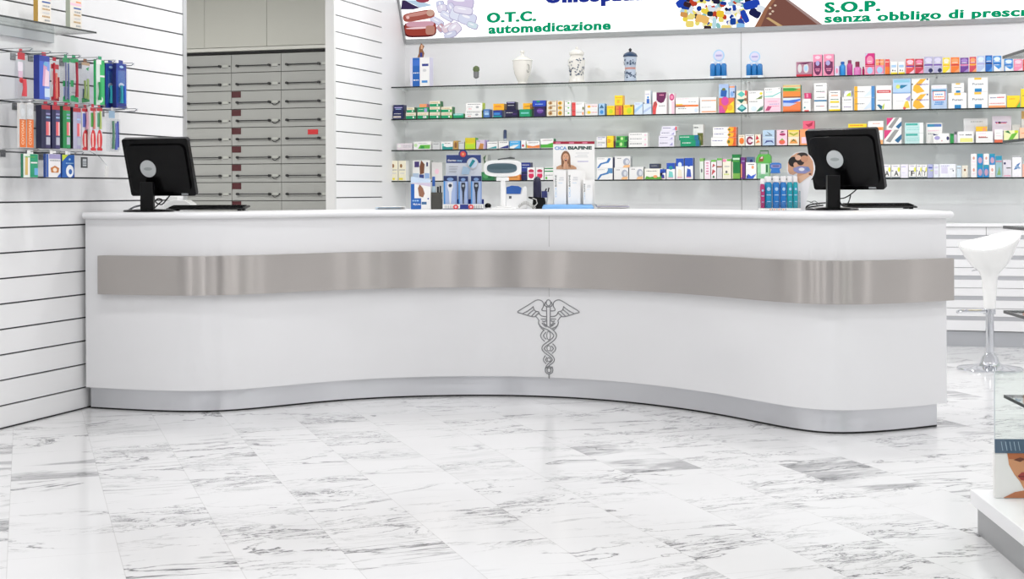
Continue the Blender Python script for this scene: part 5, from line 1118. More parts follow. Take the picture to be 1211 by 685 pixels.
# thermometer display
d = 7.93; k = d/F
t = citem('thermometer_display', 'blue and white cardboard counter display of digital thermometers with round red badge', 'display', 547.5, d)
X = lambda px: (px-547.5)*k
Zp = lambda py: hgt(py, 547, d)
tray0, tray1 = X(523.5), X(571.8)
mb = MB(); mb.box(tray0, 0, 0, tray1, .004, Zp(241.6), paper('w')); mb.box(tray0, .004, 0, tray1, .12, .004, paper('w')); mb.box(tray0, .116, .004, tray1, .12, Zp(236), paper('nb'))
mb.box(tray0, -.0008, 0, tray1, -.0002, .004, paper('nv')); mb.box(X(544), -.0009, .0005, X(554), -.0002, Zp(242), paper('nb'))
for x in (539, 557): mb.prism([(X(x)+3.2*k*math.cos(a), Zp(244.9)+2.8*k*math.sin(a)) for a in [2*PI*q/16 for q in range(16)]], -.0016, -.001, paper('r2'), axis='y', smooth=False); mb.prism([(X(x)+1.4*k*math.cos(a), Zp(244.9)+1.2*k*math.sin(a)) for a in [2*PI*q/12 for q in range(12)]], -.0021, -.0017, paper('p2'), axis='y', smooth=False)
for x in range(526, 536, 2): mb.box(X(x), -.0012, Zp(247), X(x)+.0035, -.0003, Zp(243), paper('g2')); mb.box(X(x+35), -.0012, Zp(247), X(x+35)+.0035, -.0003, Zp(243), paper('g2'))
mb.build('tray', t)
mb = MB(); y0 = .121
mb.prism([(X(526.5), Zp(241)), (X(569), Zp(241)), (X(569), Zp(183)), (X(567), Zp(182)), (X(528), Zp(182)), (X(526.5), Zp(183.5))], y0, y0+.004, paper('dfe3e8'), axis='y', smooth=False)
mb.prism([(X(527), Zp(192.4)), (X(568.5), Zp(192.4)), (X(568.5), Zp(182.8)), (X(527), Zp(182.8))], y0-.0015, y0-.0004, paper('2b3f7c'), axis='y', smooth=False)
mb.text('thermo', (X(528.5), y0-.002, Zp(190.5)), (1, 0, 0), (0, 0, 1), paper('w'), width=10*k, size=4*k); mb.text('easy', (X(539.5), y0-.002, Zp(190.5)), (1, 0, 0), (0, 0, 1), paper('lb'), width=6.5*k, size=3.6*k)
def disc(cx, cz, r, y, c): mb.prism([(X(cx)+r*k*math.cos(a), Zp(cz)+r*k*math.sin(a)) for a in [2*PI*q/22 for q in range(22)]], y-.0008, y, paper(c), axis='y', smooth=False)
disc(547, 181.8, 5.4, y0-.002, '2b3f7c'); disc(547, 181.8, 3.5, y0-.004, 'r2'); disc(547, 181.8, 1.6, y0-.006, 'o2')
disc(558.3, 193, 7, y0-.003, 'g1'); disc(558.3, 193, 5.6, y0-.005, 'vb'); mb.tube([(X(555), y0-.009, Zp(197)), (X(560), y0-.009, Zp(189))], [.006, .009], paper('tl'), 8)
mb.prism([(X(545), Zp(206)), (X(554), Zp(206)), (X(556), Zp(199)), (X(547), Zp(196))], y0-.0032, y0-.0022, paper('b8d4e8'), axis='y', smooth=False)
for q in range(3): mb.box(X(530), y0-.002, Zp(197+q*3), X(541-q), y0-.0014, Zp(196.3+q*3), paper('g2'))
mb.build('header_card', t)
for i, (x0, x1, tp) in enumerate(((524.5, 540.4, 208), (542.3, 553.4, 208.5), (557, 569.6, 208.2))):
    p = at_(t, (X(x0)+X(x1))/2, .012, .0045); w = (x1-x0)*k
    h_ = hgt(tp, x0, d)-.0045; wide = i == 0
    o = carton_mb(w, h_, .06, '8fa8d8/2b3f7c/2b3f7c;r 0 .84 1 1 1d2c5c;r .12 0 .88 .84 a9bce0;r .0 0 .12 .84 b2;o .5 .9 .25 .05 7a9ac8').build('thermometer_box', None, p, YAW)
    mb2 = MB(); z1 = h_*.62
    mb2.prism([(-.2*w, h_*.8), (.2*w, h_*.8), (.22*w, h_*.66), (.1*w, h_*.5), (.05*w, h_*.14), (-.05*w, h_*.14), (-.1*w, h_*.5), (-.22*w, h_*.66)], -.004, -.0012, paper('e4e6ea' if wide else '2a3040'), axis='y', smooth=False)
    mb2.prism([(.13*w*math.cos(a), h_*.7+.13*w*math.sin(a)) for a in [2*PI*q/14 for q in range(14)]], -.0048, -.0041, paper('3a4050' if wide else 'a8b0b8'), axis='y', smooth=False)
    c_ = mb2.build('thermometer_picture', o)
    tag(o, ['wide pale blue thermometer box, leftmost in the cardboard display', 'narrow dark topped thermometer box, middle of the cardboard display', 'dark topped thermometer box, rightmost in the cardboard display'][i], 'box', 'thermometer boxes in the display')
# black ball shaped mouse
t = citem('computer_mouse', 'small rounded black object with white rim beside the thermometer display', 'mouse', 577, 7.95)
mb = MB(); mb.sphere((0, .03, .0165), .016, M_BLACKG, sx=1.1, sz=1.0); mb.build('body', t); mb = MB(); mb.lathe([(.018, 0), (.0185, .006), (.012, .008)], M_WPL, T(0, .03, 0), 18); mb.build('rim', t)

# customer display on a pole
d = 7.85; k = d/F
t = citem('customer_display', 'white pole mounted customer display with a dark oval screen', 'till display', 595, d)
X = lambda px: (px-595)*k
Zp = lambda py: hgt(py, 595, d)
def sup(x0, x1, z0, z1, e=3.2, n=36):
    a = (x1-x0)/2; b = (z1-z0)/2; cx = (x0+x1)/2; cz = (z0+z1)/2
    return [(cx+a*math.copysign(abs(math.cos(q))**(2/e), math.cos(q)), cz+b*math.copysign(abs(math.sin(q))**(2/e), math.sin(q))) for q in [2*PI*i/n for i in range(n)]]
mb = MB(); r_ = sup(X(572.5), X(616.8), Zp(208.4), Zp(189.6), 4); mb.prism([(x, z-(.004 if z < Zp(200) else 0)*(1-abs(x)/.11)) for x, z in r_], .0, .035, M_WPL, axis='y'); mb.build('housing', t, bevel=.002)
mb = MB(); mb.prism(sup(X(576), X(611.5), Zp(205), Zp(193.2), 3), -.0022, -.0005, pm('display_screen', '5d727c', .2), axis='y'); mb.build('screen', t)
mb = MB(); mb.box(X(577.5), -.0035, Zp(200), X(610), -.0023, Zp(195), pm('display_dots', '48606a', .3)); mb.build('screen_text', t)
mb = MB(); mb.rbox(X(587), -.005, Zp(214), X(602), .03, Zp(210.2), .006, M_WPL, axis='z'); mb.build('collar', t, bevel=.001)
mb = MB(); mb.rbox(X(592), 0, .016, X(598), .025, Zp(214)-.0004, .006, M_WPL); mb.build('pole', t)
mb = MB(); mb.rbox(X(580), -.04, 0, X(611), .07, .009, .02, M_WPL); mb.rbox(X(587), -.02, .009, X(605), .05, .0158, .015, M_WPL); mb.build('base', t, bevel=.002)
mb = MB(); mb.tube([(X(589), .05, Zp(188.6)), (X(594), .04, Zp(187.8)), (X(600), .04, Zp(187.2)), (X(609), .05, Zp(187.2))], .0035, pm('dark_frame', '2e3436', .4), 6); mb.tube([(X(598), .04, Zp(187.4)), (X(604), .04, Zp(186.2)), (X(609), .05, Zp(186.8))], .003, pm('dark_frame', '2e3436', .4), 6)
mb.build('top_clip', t)
# card terminal / telephone
d = 8.0; k = d/F
t = citem('label_printer', 'white desktop label printer with rounded blue top behind the customer display', 'printer', 611, d)
X = lambda px: (px-611)*k
Zp = lambda py: hgt(py, 611, d)
mb = MB(); mb.prism([(X(598.5), .0), (X(623), 0), (X(623.4), Zp(236)), (X(623), Zp(224)), (X(622), Zp(220.5)), (X(618.5), Zp(221)), (X(616), Zp(229.8)), (X(598.5), Zp(229.8))], 0, .12, M_WPL, axis='y', smooth=False); mb.build('body', t, bevel=.003)
mb = MB(); mb.prism([(X(599), Zp(229.5)), (X(615.6), Zp(229.5)), (X(617), Zp(222.5)), (X(613), Zp(220.2)), (X(605), Zp(219.6)), (X(599), Zp(221.4))], -.002, .1, pm('blue_lid', '2f63b4', .3), axis='y', smooth=False); mb.build('lid', t, bevel=.002)
mb = MB(); mb.box(X(602), -.0012, Zp(235), X(605), -.0003, Zp(232), paper('g3')); mb.build('button', t)
t = citem('coiled_cable', 'grey white coiled cable in front of the label printer', 'cable', 622, 7.9)
k = 7.88/F; pts = []
for q in range(150):
    u = q/149; a = u*2*PI*13; c = Vector(((-9+20*u)*k, .02*math.sin(u*3), .011+.026*math.sin(PI*min(u*1.15, 1))*(1-u*.3))); pts.append(c+Vector((math.cos(a)*.002, math.cos(a)*.009, math.sin(a)*.009)))
mb = MB(); mb.tube(pts, .0021, pm('coil_grey', 'bdbcb8', .4), 5); mb.build('coil', t)
mb = MB(); mb.tube([(10*k, .02, .012), (13.5*k, .03, .03), (12.5*k, .035, .05), (8*k, .04, .058)], .0028, pm('coil_grey', 'bdbcb8', .4), 6); mb.build('lead', t)
# dark scanner in its holder
t = citem('barcode_scanner', 'tall dark navy hand scanner standing in a black cradle beside blue cloth', 'scanner', 635.5, 7.98)
k = 7.98/F; M_NAV = pm('dark_navy_plastic', '1b1a3a', .3)
mb = MB(); mb.lathe([(4.6*k, 6*k), (4.9*k, 12*k), (4.8*k, 31*k), (4.2*k, 35*k), (2.6*k, 37.5*k), (.6*k, 38.4*k)], M_NAV, T(0, .03, 0), 20, sy=.8); mb.build('handle', t)
mb = MB(); mb.prism([(-6*k, 0), (9*k, 0), (10*k, 8*k), (9*k, 13*k), (-10.5*k, 14.5*k), (-10.5*k, 12.5*k), (-5*k, 11*k)], 0, .07, M_BLACK, axis='y', smooth=False); mb.build('cradle', t, bevel=.002)
mb = MB(); mb.box(5.2*k, .02, 13.2*k, 11.8*k, .06, 21*k, pm('navy_block', '2c3470', .35)); mb.build('side_block', t)
mb = MB(); mb.tube([(8*k, .05, 17*k), (11.2*k, .05, 24*k)], .004, M_BLACK, 6); mb.build('stylus', t)
mb = MB(); t2 = citem('marker_pen', 'thin white pen leaning beside the tall dark scanner', 'pen', 648.5, 8.03); mb.tube([(-3*k, 0, .001), (-.2*k, .0, 20*k)], .0035, M_WPL, 6); mb.tube([(-.2*k, .0, 20*k), (.8*k, 0, 25*k)], .0038, M_BLACK, 6); mb.build('barrel', t2)

# poster display with tall boxes
d = 7.95; k = d/F
t = citem('poster_display', 'white display card with red top strip and picture of a laughing woman', 'display', 679.5, d)
X = lambda px: (px-679.5)*k
Zp = lambda py: hgt(py, 679, d)
mb = MB(); y0 = .10; mb.box(X(655), y0, 0, X(704.6), y0+.004, Zp(166.6), paper('w'))
mb.box(X(655), y0-.0008, Zp(169.8), X(704.6), y0-.0001, Zp(166.6), paper('a01c38'))
mb.text('CICA', (X(656.8), y0-.0006, Zp(176.4)), (1, 0, 0), (0, 0, 1), paper('6a9cd4'), width=14.6*k, size=3.7*k/.72, bold=.04)
mb.text('BIAFINE', (X(672.8), y0-.0006, Zp(176.2)), (1, 0, 0), (0, 0, 1), paper('0c3a34'), width=28.6*k, size=3.7*k/.72, bold=.05)
for zz, a, b in ((180.5, 682, 698), (183, 684, 696), (185.2, 681, 697), (190.6, 684, 697)): mb.box(X(a), y0-.0007, Zp(zz+.5), X(b), y0-.0002, Zp(zz-.3), paper('g1' if zz < 190 else 'lv'))
for a in (658, 674, 690): mb.box(X(a), y0-.0012, Zp(169), X(a+6), y0-.0009, Zp(167.8), paper('pk'))
mb.build('card', t)
mb = MB(); lv = [y0-.0004]
def fpoly(pts, c): lv[0] -= .0003; v = [(X(x), lv[0], Zp(y)) for x, y in pts]; mb.poly(v, paper(c))
def fell(cx, cy, rx, ry, c): fpoly([(cx+rx*math.cos(2*PI*q/20), cy-ry*math.sin(2*PI*q/20)) for q in range(20)], c)
fpoly([(658.5,200),(659,197),(663,195.2),(667,194),(673,194),(679,195.4),(682.6,197.5),(683,200)], 'c99a78')
fell(670, 186.5, 5.6, 8.6, '8a6246'); fpoly([(664.6,186),(667,186),(667,196.5),(665,197.5)], '8a6246'); fpoly([(673,186),(675.6,186),(676,198),(673.6,196.5)], '8a6246')
fell(670, 186, 3.7, 5.2, 'dca988'); fpoly([(668,190),(672,190),(672,195),(668,195)], 'd09c7c'); fell(670.2, 188.8, 1.6, 1.5, '6a2020'); fell(670.2, 188.2, 1.2, .4, 'f4f0ea')
fell(668.5, 184.4, .6, .35, '3a2a22'); fell(671.7, 184.4, .6, .35, '3a2a22'); fpoly([(669.8,185),(670.6,185),(670.8,187),(669.6,187)], 'c88f70')
fpoly([(667,200),(668,192.5),(669.6,191.5),(669.8,200)], 'e0b090'); fpoly([(670.4,200),(670.4,191.5),(672,192.5),(673.4,200)], 'd8a584')
mb.build('portrait', t)
for i, (x0, x1, tp, dy) in enumerate(((655.6, 670, 201.4, .03), (671.8, 686.8, 201.2, .028), (690, 701, 213.4, .02))):
    p = at_(t, (X(x0)+X(x1))/2, dy, .0245); w = (x1-x0)*k; h_ = hgt(tp, x0, d)-.0245
    o = carton_mb(w, h_, .045 if i < 2 else .04, f'w/w;v .2 .52 .86 .13 2a3a38 BIAFINE;v .2 .2 .5 .13 {"lb"} CICA;r .35 .62 .7 .63 lb;l .7 .4 .8 g1;l .76 .45 .8 g1').build('cream_box', None, p, YAW)
    tag(o, ['tall white cream box, leftmost before the laughing woman card', 'tall white cream box, middle one before the laughing woman card', 'shorter white cream box right before the laughing woman card'][i], 'box', 'white cream boxes before the poster card')
p = at_(t, X(689.5), .06, .0245); o = carton_mb(7*k, hgt(202, 689, d)-.0245, .03, 'w/w').build('cream_box', None, p, YAW); tag(o, 'plain white box behind, between the middle and shorter cream boxes', 'box', 'white cream boxes before the poster card')
# light blue rounded cushion tray beneath them
cl = citem('blue_cushion', 'light blue rounded cloth pad under the white cream boxes', 'cloth', 671.5, d-.0)
X2 = lambda px: (px-671.5)*k
prof = [(641,247.3),(641.5,245),(643.5,242.4),(648,240.2),(656,239.2),(663,238.9),(672,239.6),(684,240.7),(694,241.3),(700,242.2),(702,244.5),(702,247.3)]
M_CLOTH = pm('light_blue_cloth', '7fb0e2', .8)
mb = MB(); rows = []
for j, (yy, sc_) in enumerate(((-.03, .3), (-.027, .7), (-.018, .95), (0, 1.0), (.03, 1.0), (.09, 1), (.098, .6))):
    rows.append([(X2(x), yy, max(0, min((247.4-y)*k*sc_+.0012*math.sin(x*.9+yy*60)*(sc_ > .5), .0233)) if yy > 0 else max(0, (247.4-y)*k*sc_*.62)) for x, y in prof])
n = len(prof)
for r_ in rows: mb.v += r_
for j in range(len(rows)-1):
    for i in range(n-1): mb.face((j*n+i, j*n+i+1, (j+1)*n+i+1, (j+1)*n+i), M_CLOTH, True)
mb.face([i for i in range(n)][::-1], M_CLOTH); mb.face([(len(rows)-1)*n+i for i in range(n)], M_CLOTH)
mb.build('pad', cl, sharp=80)

# teal bottle display at the right
d = 6.92; k = d/F
t = citem('bottle_rack', 'clear plastic rack with blue top sign holding bottles, left of the round card', 'rack', 923.5, d)
X = lambda px: (px-923.5)*k
Zp = lambda py: hgt(py, 923, d)
mb = MB(); mb.box(X(900), 0, 0, X(947), .075, .011, paper('w')); mb.box(X(900), -.0012, .0005, X(947), -.0002, .0105, paper('w'))
for q in range(8): mb.box(X(910+q*2.6), -.0018, .0035, X(911.8+q*2.6), -.0013, .0085, paper('g2' if q % 2 else 'o2'))
mb.build('base', t)
mb = MB(); mb.box(X(899.5), .0, .0112, X(947), .002, Zp(239), M_CLEAR); mb.box(X(899.5), .073, .0112, X(947), .075, Zp(204), M_CLEAR); mb.box(X(899.5), .0021, .0112, X(899.5)+.002, .0729, Zp(226), M_CLEAR); mb.box(X(947)-.002, .0021, .0112, X(947), .0729, Zp(226), M_CLEAR); mb.build('clear_walls', t)
mb = MB(); c_ = pm('rack_sign_blue', '3a7fd0', .35)
mb.prism([(X(914.6), Zp(204.8)), (X(916), Zp(200)), (X(914), Zp(198.6)), (X(914.4), Zp(193.6)), (X(917), Zp(192.2)), (X(925), Zp(192.2)), (X(927.6), Zp(193.6)), (X(927.8), Zp(198.6)), (X(925.6), Zp(200)), (X(926.6), Zp(204.8))][::-1], .0755, .079, c_, axis='y', smooth=False)
mb.box(X(915.6), .0738, Zp(198), X(926.4), .0752, Zp(194.6), paper('lv')); mb.box(X(917), .0731, Zp(196.8), X(925), .0737, Zp(195.6), paper('nb'))
mb.box(X(917), .0755, Zp(206), X(924.5), .078, Zp(204.81), M_CLEAR); mb.build('top_sign', t)
M_TEAL = pm('teal_bottle', '1489b8', .18); M_TEAL2 = pm('blue_teal_bottle', '2078c4', .18); M_TEAL3 = pm('green_teal_bottle', '1f9fae', .18)
M_WC = pm('white_bottle_cap', 'f0ecec', .35)
bts = [(903.3, 2.8, .012, 'mg', 'leftmost, magenta'), (910.6, 4.7, .016, 'a', 'second from the left, teal'), (920, 4.4, .016, 'b', 'third, clear blue'), (928.6, 4.1, .016, 'b', 'fourth, clear blue'), (936.2, 3.5, .016, 'c', 'fifth, greenish teal'), (942.8, 3.0, .016, 'c', 'rightmost, greenish teal')]
for (px, rp, dy, c, lb) in bts:
    p = at_(t, X(px), dy+.012+rp*k*.3, .0115); m = {'mg': pm('magenta_bottle', 'b0306c', .25), 'a': M_TEAL, 'b': M_TEAL2, 'c': M_TEAL3}[c]
    b_ = empty('mouthwash_bottle', f'bottle with white cap in the clear counter rack, {lb}', 'bottle', p, YAW, 'bottles in the clear counter rack')
    r = rp*k; tot = hgt(208.6 if c != 'mg' else 211.5, px, d)-.0115; mb = MB()
    mb.lathe([(r*.92, 0), (r, .004), (r, tot*.74), (r*.8, tot*.8), (r*.6, tot*.82)], m, T(0, r, 0), 16); mb.build('body', b_)
    mb = MB(); mb.lathe([(r*.85, tot*.822), (r*.88, tot*.98), (r*.7, tot)], M_WC, T(0, r, 0), 14); mb.build('cap', b_)
    mb = MB(); mb.prism([(r*.45*math.cos(2*PI*q/12), tot*.6+r*.5*math.sin(2*PI*q/12)) for q in range(12)], -.0012, -.0004, paper('lb'), axis='y', smooth=False); mb.box(-r*.55, -.0012, tot*.4, r*.55, -.0004, tot*.43, paper('lb')); mb.box(-r*.45, -.0012, tot*.2, r*.45, -.0004, tot*.22, paper('lb')); mb.build('label', b_)
t = citem('round_card', 'round topped white card with a picture of a couple beside the teal bottles', 'display card', 949, d+.085)
k = (d+.085)/F; X = lambda px: (px-949)*k
Zp = lambda py: hgt(py, 949, d+.085)
mb = MB(); ring = [(X(947.5+16.4*math.cos(a)), Zp(198.5-19.3*math.sin(a))) for a in [math.radians(-62+q*13) for q in range(24)]]
ring = [p for p in ring][:21]
pts = [(X(947.5+16.6*math.cos(a)), Zp(199-19.4*math.sin(a))) for a in [math.radians(-48+q*(258/24)) for q in range(25)]]+[(X(936), 0), (X(952), 0)]
mb.prism(pts, .0, .004, paper('f0eef0'), axis='y', smooth=False); mb.build('card', t)
mb = MB(); lv = [-.0003]
def fpoly(pts, c): lv[0] -= .0003; mb.poly([(X(x), lv[0], Zp(y)) for x, y in pts], paper(c))
def fell(cx, cy, rx, ry, c, n=24): fpoly([(cx+rx*math.cos(2*PI*q/n), cy-ry*math.sin(2*PI*q/n)) for q in range(n)], c)
fpoly([(932,202),(932,192),(936,185),(943,180.8),(951,180.6),(957,184),(961.6,191),(962.4,200),(961,208),(955,208),(949,214),(945,217),(942,213),(943,205),(938,207),(934,206)], 'd3a182')
fell(938.5, 191.5, 6, 6, '1e1718'); fell(949, 184, 6.5, 3.6, '2b2120'); fell(947, 190.5, 4.5, 5.2, '2b1d1b'); fell(944, 186.6, 3.6, 3.2, 'e0b49a'); fell(951.5, 188, 4.4, 4, 'c89274'); fell(941, 195, 2.6, 3, 'd9a88c')
fpoly([(938,199),(946,196.5),(956,197.5),(959,202),(952,205.5),(944,205),(939,202.5)], '8f92c0'); fell(948, 200.4, 3.4, 2, 'e8e6ee'); fell(955, 200, 2.2, 2.4, '6f88b8'); fpoly([(944,209),(957,204),(961,206),(951,213),(946,217)], 'e0b698'); fell(958, 206, 1.6, 1.2, '6a3a30')
mb.build('couple_picture', t)
# ------------------------------------------------------------------ goods hanging on the left slatted wall
def lw(px, py, off): return on_x(px, py, WX+off)
# glass shelf with two tall boxes
off = .22; a = lw(20, 21, off); b = lw(114, 37.4, off); zsh = (a.z+b.z)/2
t = empty('wall_shelf', 'glass shelf on the slatted left wall with two tall beige boxes', 'shelf', (WX, b.y, zsh))
L_ = b.y-a.y+.5
mb = MB(); mb.box(.001, -L_, -.008, off-.0025, 0, 0, M_GLASS); mb.build('pane', t)
mb = MB(); mb.box(off-.0024, -L_, -.008, off, 0, 0, M_GEDGE); mb.box(.001, .0001, -.008, off, .0024, 0, M_GEDGE); mb.build('edge', t)
br = lw(64, 45, .02)
mb = MB(); mb.box(.001, -L_, -.05, .02, br.y-b.y, -.0085, pm('pale_reflection_bar', 'c6c9cc', .4)); mb.build('bracket', t)  # pale bar built in place of a grey reflection under the shelf
for (l, r, base, lb, top) in ((45, 60.4, 24, 'tall beige printed box on the left wall shelf, left of two', 'b9923f'), (83, 96.6, 31.5, 'tall beige printed box on the left wall shelf, right of two', 'a9b0a0')):
    yy0 = lw(l, base, off-.05).y; yy1 = lw(r, base, off-.05).y; w = yy1-yy0
    o = carton_mb(w, .24, .024, f'efe8dc/{top};r 0 .47 1 .52 p2;r .3 .405 .95 .435 3f62a8;r .5 .53 .95 .56 o2;l .33 .35 .9 g2;l .27 .3 .9 tn;l .2 .35 .9 g1;l .13 .3 .9 tn;l .06 .5 .9 g2').build('tall_box', None, (WX+off-.05, (yy0+yy1)/2, zsh+.0005), PI/2)
    tag(o, lb, 'box', 'tall beige boxes on the left wall shelf')
M_WIRE = pm('steel_wire', '8f9193', .3, .9)
HN = [0]
def hook(tx, ty, off, label, price=True, sl=.0):
    tip = lw(tx, ty, off); t = empty('display_hook', label, 'hook', (WX, tip.y, tip.z-.012), 0, 'wire hooks on the slatted wall')
    mb = MB(); mb.box(.0, -.018, -.02, .004, .018, .012, M_WIRE); mb.build('back_plate', t)
    mb = MB(); mb.tube([(.003, 0, 0), (off*.5, 0, .001), (off-.012, 0, .003), (off, 0, .012)], .0022, M_WIRE, 6); mb.tube([(.003, 0, .016), (off*.6, 0, .016), (off-.005, 0, .015)], .0016, M_WIRE, 6); mb.build('prong', t)
    if price: mb = MB(); mb.box(off-.004, -.011, .002, off-.001, .011, .017, M_CLEAR); mb.build('ticket_holder', t)
    return t
def pack(l, r, tp, bt, off, desc, label, thick=.014, name='blister_pack', cat='package', group='packs hanging on the left wall', extra=None, hang=True):
    p = lw(l, tp, off); q = lw(r, tp, off); w = q.y-p.y; pb = lw((l+r)/2, bt, off); pt = lw((l+r)/2, tp, off); h = pt.z-pb.z
    o = carton_mb(w, h, thick, desc).build(name, None, (WX+off, (p.y+q.y)/2, pb.z), PI/2); 
    if hang:
        mb = MB(); mb.box(-w*.2, .002, h, w*.2, .0035, h+.016, paper(extra or 'w')); mb.build('hang_tab', o)
    tag(o, label, cat, group); return o
# upper row
for i, (tx, ty) in enumerate(((38,57.4),(60,61),(80,63),(95,66),(116,68.6),(136,71.8),(158,75.2))):
    hook(tx, ty, .2, ['display hook above the red pack, upper row', 'display hook above the blue carton, upper row', 'display hook beside the red toothbrush blister, upper row', 'display hook above the green blisters, upper row', 'display hook above the pale green blister, upper row', 'display hook above the bright green pack, upper row', 'rightmost display hook of the upper row, above royal blue packs'][i])
pack(20.6, 29.4, 62, 117, .14, 'clr/clr;r 0 .85 1 1 c42a38;r .1 .46 .7 .8 d8b8cc;r .05 .6 .7 .8 e8dfe8;b .6 .05 .42 .22 d84a52;o .5 .4 .3 .06 d84a52', 'red topped toothbrush pack at the left edge, upper row', extra='rd')
pack(46.4, 58.6, 66, 117.4, .15, '3f62c8/1d2f8c;r .5 0 1 1 7f9ae0;g .3 .3 .75 .3 .75 .75 .4 .8 d8a0c0;g .5 .3 .95 .3 .95 .65 .6 .7 f0d4e0;r .5 .05 1 .25 cfe0f0;r 0 .88 1 1 2a3fa0;o .6 .82 .2 .05 6fb0d8', 'blue carton with red cap top on the upper row', thick=.03, name='toothpaste_box', extra='rd')
pack(60, 69.6, 72, 119.6, .12, 'clr/clr;r 0 .8 1 .92 c84a50;b .25 .05 .95 .1 c42a38;b .55 .06 .7 .1 e88a78;b .82 .1 .6 .09 a8202c;r .05 .4 .45 .74 e8d0d0;r 0 0 1 .1 b83040', 'red and white toothbrush blister right of the blue carton', extra='rd')
pack(74, 82.2, 68.4, 121, .14, 'clr/clr;r 0 .9 1 1 2f9a5e;b .3 .05 .9 .1 7a80a0;b .7 .06 .88 .09 5a6a98;r 0 .35 1 .48 2a9a5a;r .1 .12 .9 .34 9aa8d0;g 0 0 1 0 1 .05 .2 .14 0 .1 1f9a5a', 'green blister with blue brushes, upper row second green', extra='gr')
pack(83, 92.6, 69, 121.4, .12, 'clr/clr;r 0 .9 1 1 2f9a5e;b .62 .12 .92 .12 a8283c;r .0 .35 .4 .5 2f9a5a;g 0 .02 1 0 1 .1 .4 .16 0 .14 22a463;l .2 .1 .8 g2', 'green blister with one dark red brush, upper row', extra='gr')
pack(96.4, 106, 73.6, 122.6, .13, 'clr/clr;r 0 .93 1 1 b89a7a;b .25 .12 .55 .11 8aa060;b .62 .1 .6 .1 98b070;g 0 0 1 .05 .9 .12 0 .12 1f7a3e;r .1 .12 .35 .35 5a6a8a;g .5 .85 .9 .9 .8 .8 2fa05a', 'pale blister with two olive green brushes, upper row', extra='bn')
pack(113.6, 123.6, 70.6, 124.4, .14, 'dfe9e2/2fb464;r .45 0 1 1 32b868;b .25 .1 .5 .12 26a05a;o .45 .12 .35 .08 dff4e4;r .45 .62 1 .66 w;r 0 .9 .6 1 w', 'bright green toothbrush pack left of the royal blue packs', extra='gr')
BP = '2146a8/1a2468;r 0 .88 1 1 1c3a98;r .15 .1 .85 .84 3a6fc0;c .1 .1 .9 .86;b .35 .1 .5 .1 1f9aa8;b .65 .1 .5 .1 2a60c8;o .5 .5 .28 .07 dfe8f4;r 0 0 1 .08 1c2f90;o .5 .93 .2 .03 lb'
pack(125, 136.6, 75.6, 127.6, .112, BP, 'royal blue brush pack, left one of two in the upper row', thick=.035, extra='nb')
pack(137.4, 149.4, 75.2, 127.8, .15, BP, 'royal blue brush pack, right one of two in the upper row', thick=.02, extra='nb')
# middle row
for i, (tx, ty) in enumerate(((41,117.8),(62,120.5),(84,122.2),(107,123.6),(124,125),(150,127.2),(162,129.4))):
    hook(tx, ty, .2, ['display hook above the orange tubes, middle row', 'display hook above the navy packs, middle row', 'display hook above the dark green pack, middle row', 'display hook above the black and lilac pack, middle row', 'display hook above the two red based packs, middle row', 'display hook above the white blue brushes, middle row', 'rightmost display hook of the middle row, with nothing beneath it'][i])
OT = 'e9e7e4/e4e0dc;r 0 0 1 .64 e8752e;c .06 .62 .94 .98;v .68 .06 .6 .4 f8d8b8 COYOSAN;o .5 .8 .3 .09 f6f6f4'
pack(23, 30.6, 122, 174.6, .14, OT, 'orange toothpaste tube pack, left one beside its twin', thick=.012, extra='g1', name='tube_pack')
pack(31.6, 39.6, 122, 175, .14, OT, 'orange toothpaste tube pack, right one beside its twin', thick=.012, extra='g1', name='tube_pack')
def navy(c1, c2, c3): return f'{c1}/{c2};r 0 .9 1 1 b02a34;r .45 0 1 .9 {c3};r .5 .3 .95 .62 e86a70;r .8 .3 .95 .62 f4d0d0;r .5 .08 .95 .26 b8bcc8;l .7 .5 .95 lb;l .78 .5 .95 lv'
pack(49, 59.6, 124, 175.6, .14, navy('1a1c44', '14153a', '3a3560'), 'black navy brush pack, first of two in the middle row', thick=.03, extra='rd')
pack(61.4, 70.8, 124.4, 176, .14, navy('1d1f4c', '14153a', '454070'), 'black navy brush pack, second of two in the middle row', thick=.02, extra='rd')
pack(74.4, 83, 125.4, 175.4, .14, navy('1f8a4a', '0c5a30', '2f9a60'), 'dark green brush pack between navy and black packs', thick=.02, extra='rd')
pack(86.4, 95.6, 127.4, 176, .14, navy('b8b4cc', '101216', 'a8a4c4'), 'black and lilac brush pack right of the dark green one', thick=.035, extra='rd')
RB = 'e2e2ea/w;r 0 .92 1 1 b8303a;r .1 .55 .9 .88 {};b .5 .5 .92 .12 {};o .5 .25 .46 .24 d83a40;r .3 .08 .55 .4 f0c8c0;r .04 0 .96 .06 d83a40'
pack(96.8, 105.4, 128, 178, .12, RB.format('6a78c8', 'd8a0b0'), 'small blister with blue and red parts, middle row', extra='rd')
pack(106.6, 113.6, 127, 178.6, .14, RB.format('5ab05a', 'e08a80'), 'red based brush blister with green head, left one', extra='rd')
pack(114.2, 121, 127, 178.6, .14, RB.format('6ab088', 'b8c87a'), 'red based brush blister with green head, right one', extra='rd')
pack(128.4, 140.4, 131, 179.4, .13, 'clr/clr;r 0 .82 .6 1 9ab8d0;b .3 .06 .75 .09 5a8a70;b .62 .04 .7 .08 6f7fd0;b .8 .1 .75 .07 3a48a8;c .1 .03 .95 .8', 'white blister with slender blue brushes, middle row', extra='w')
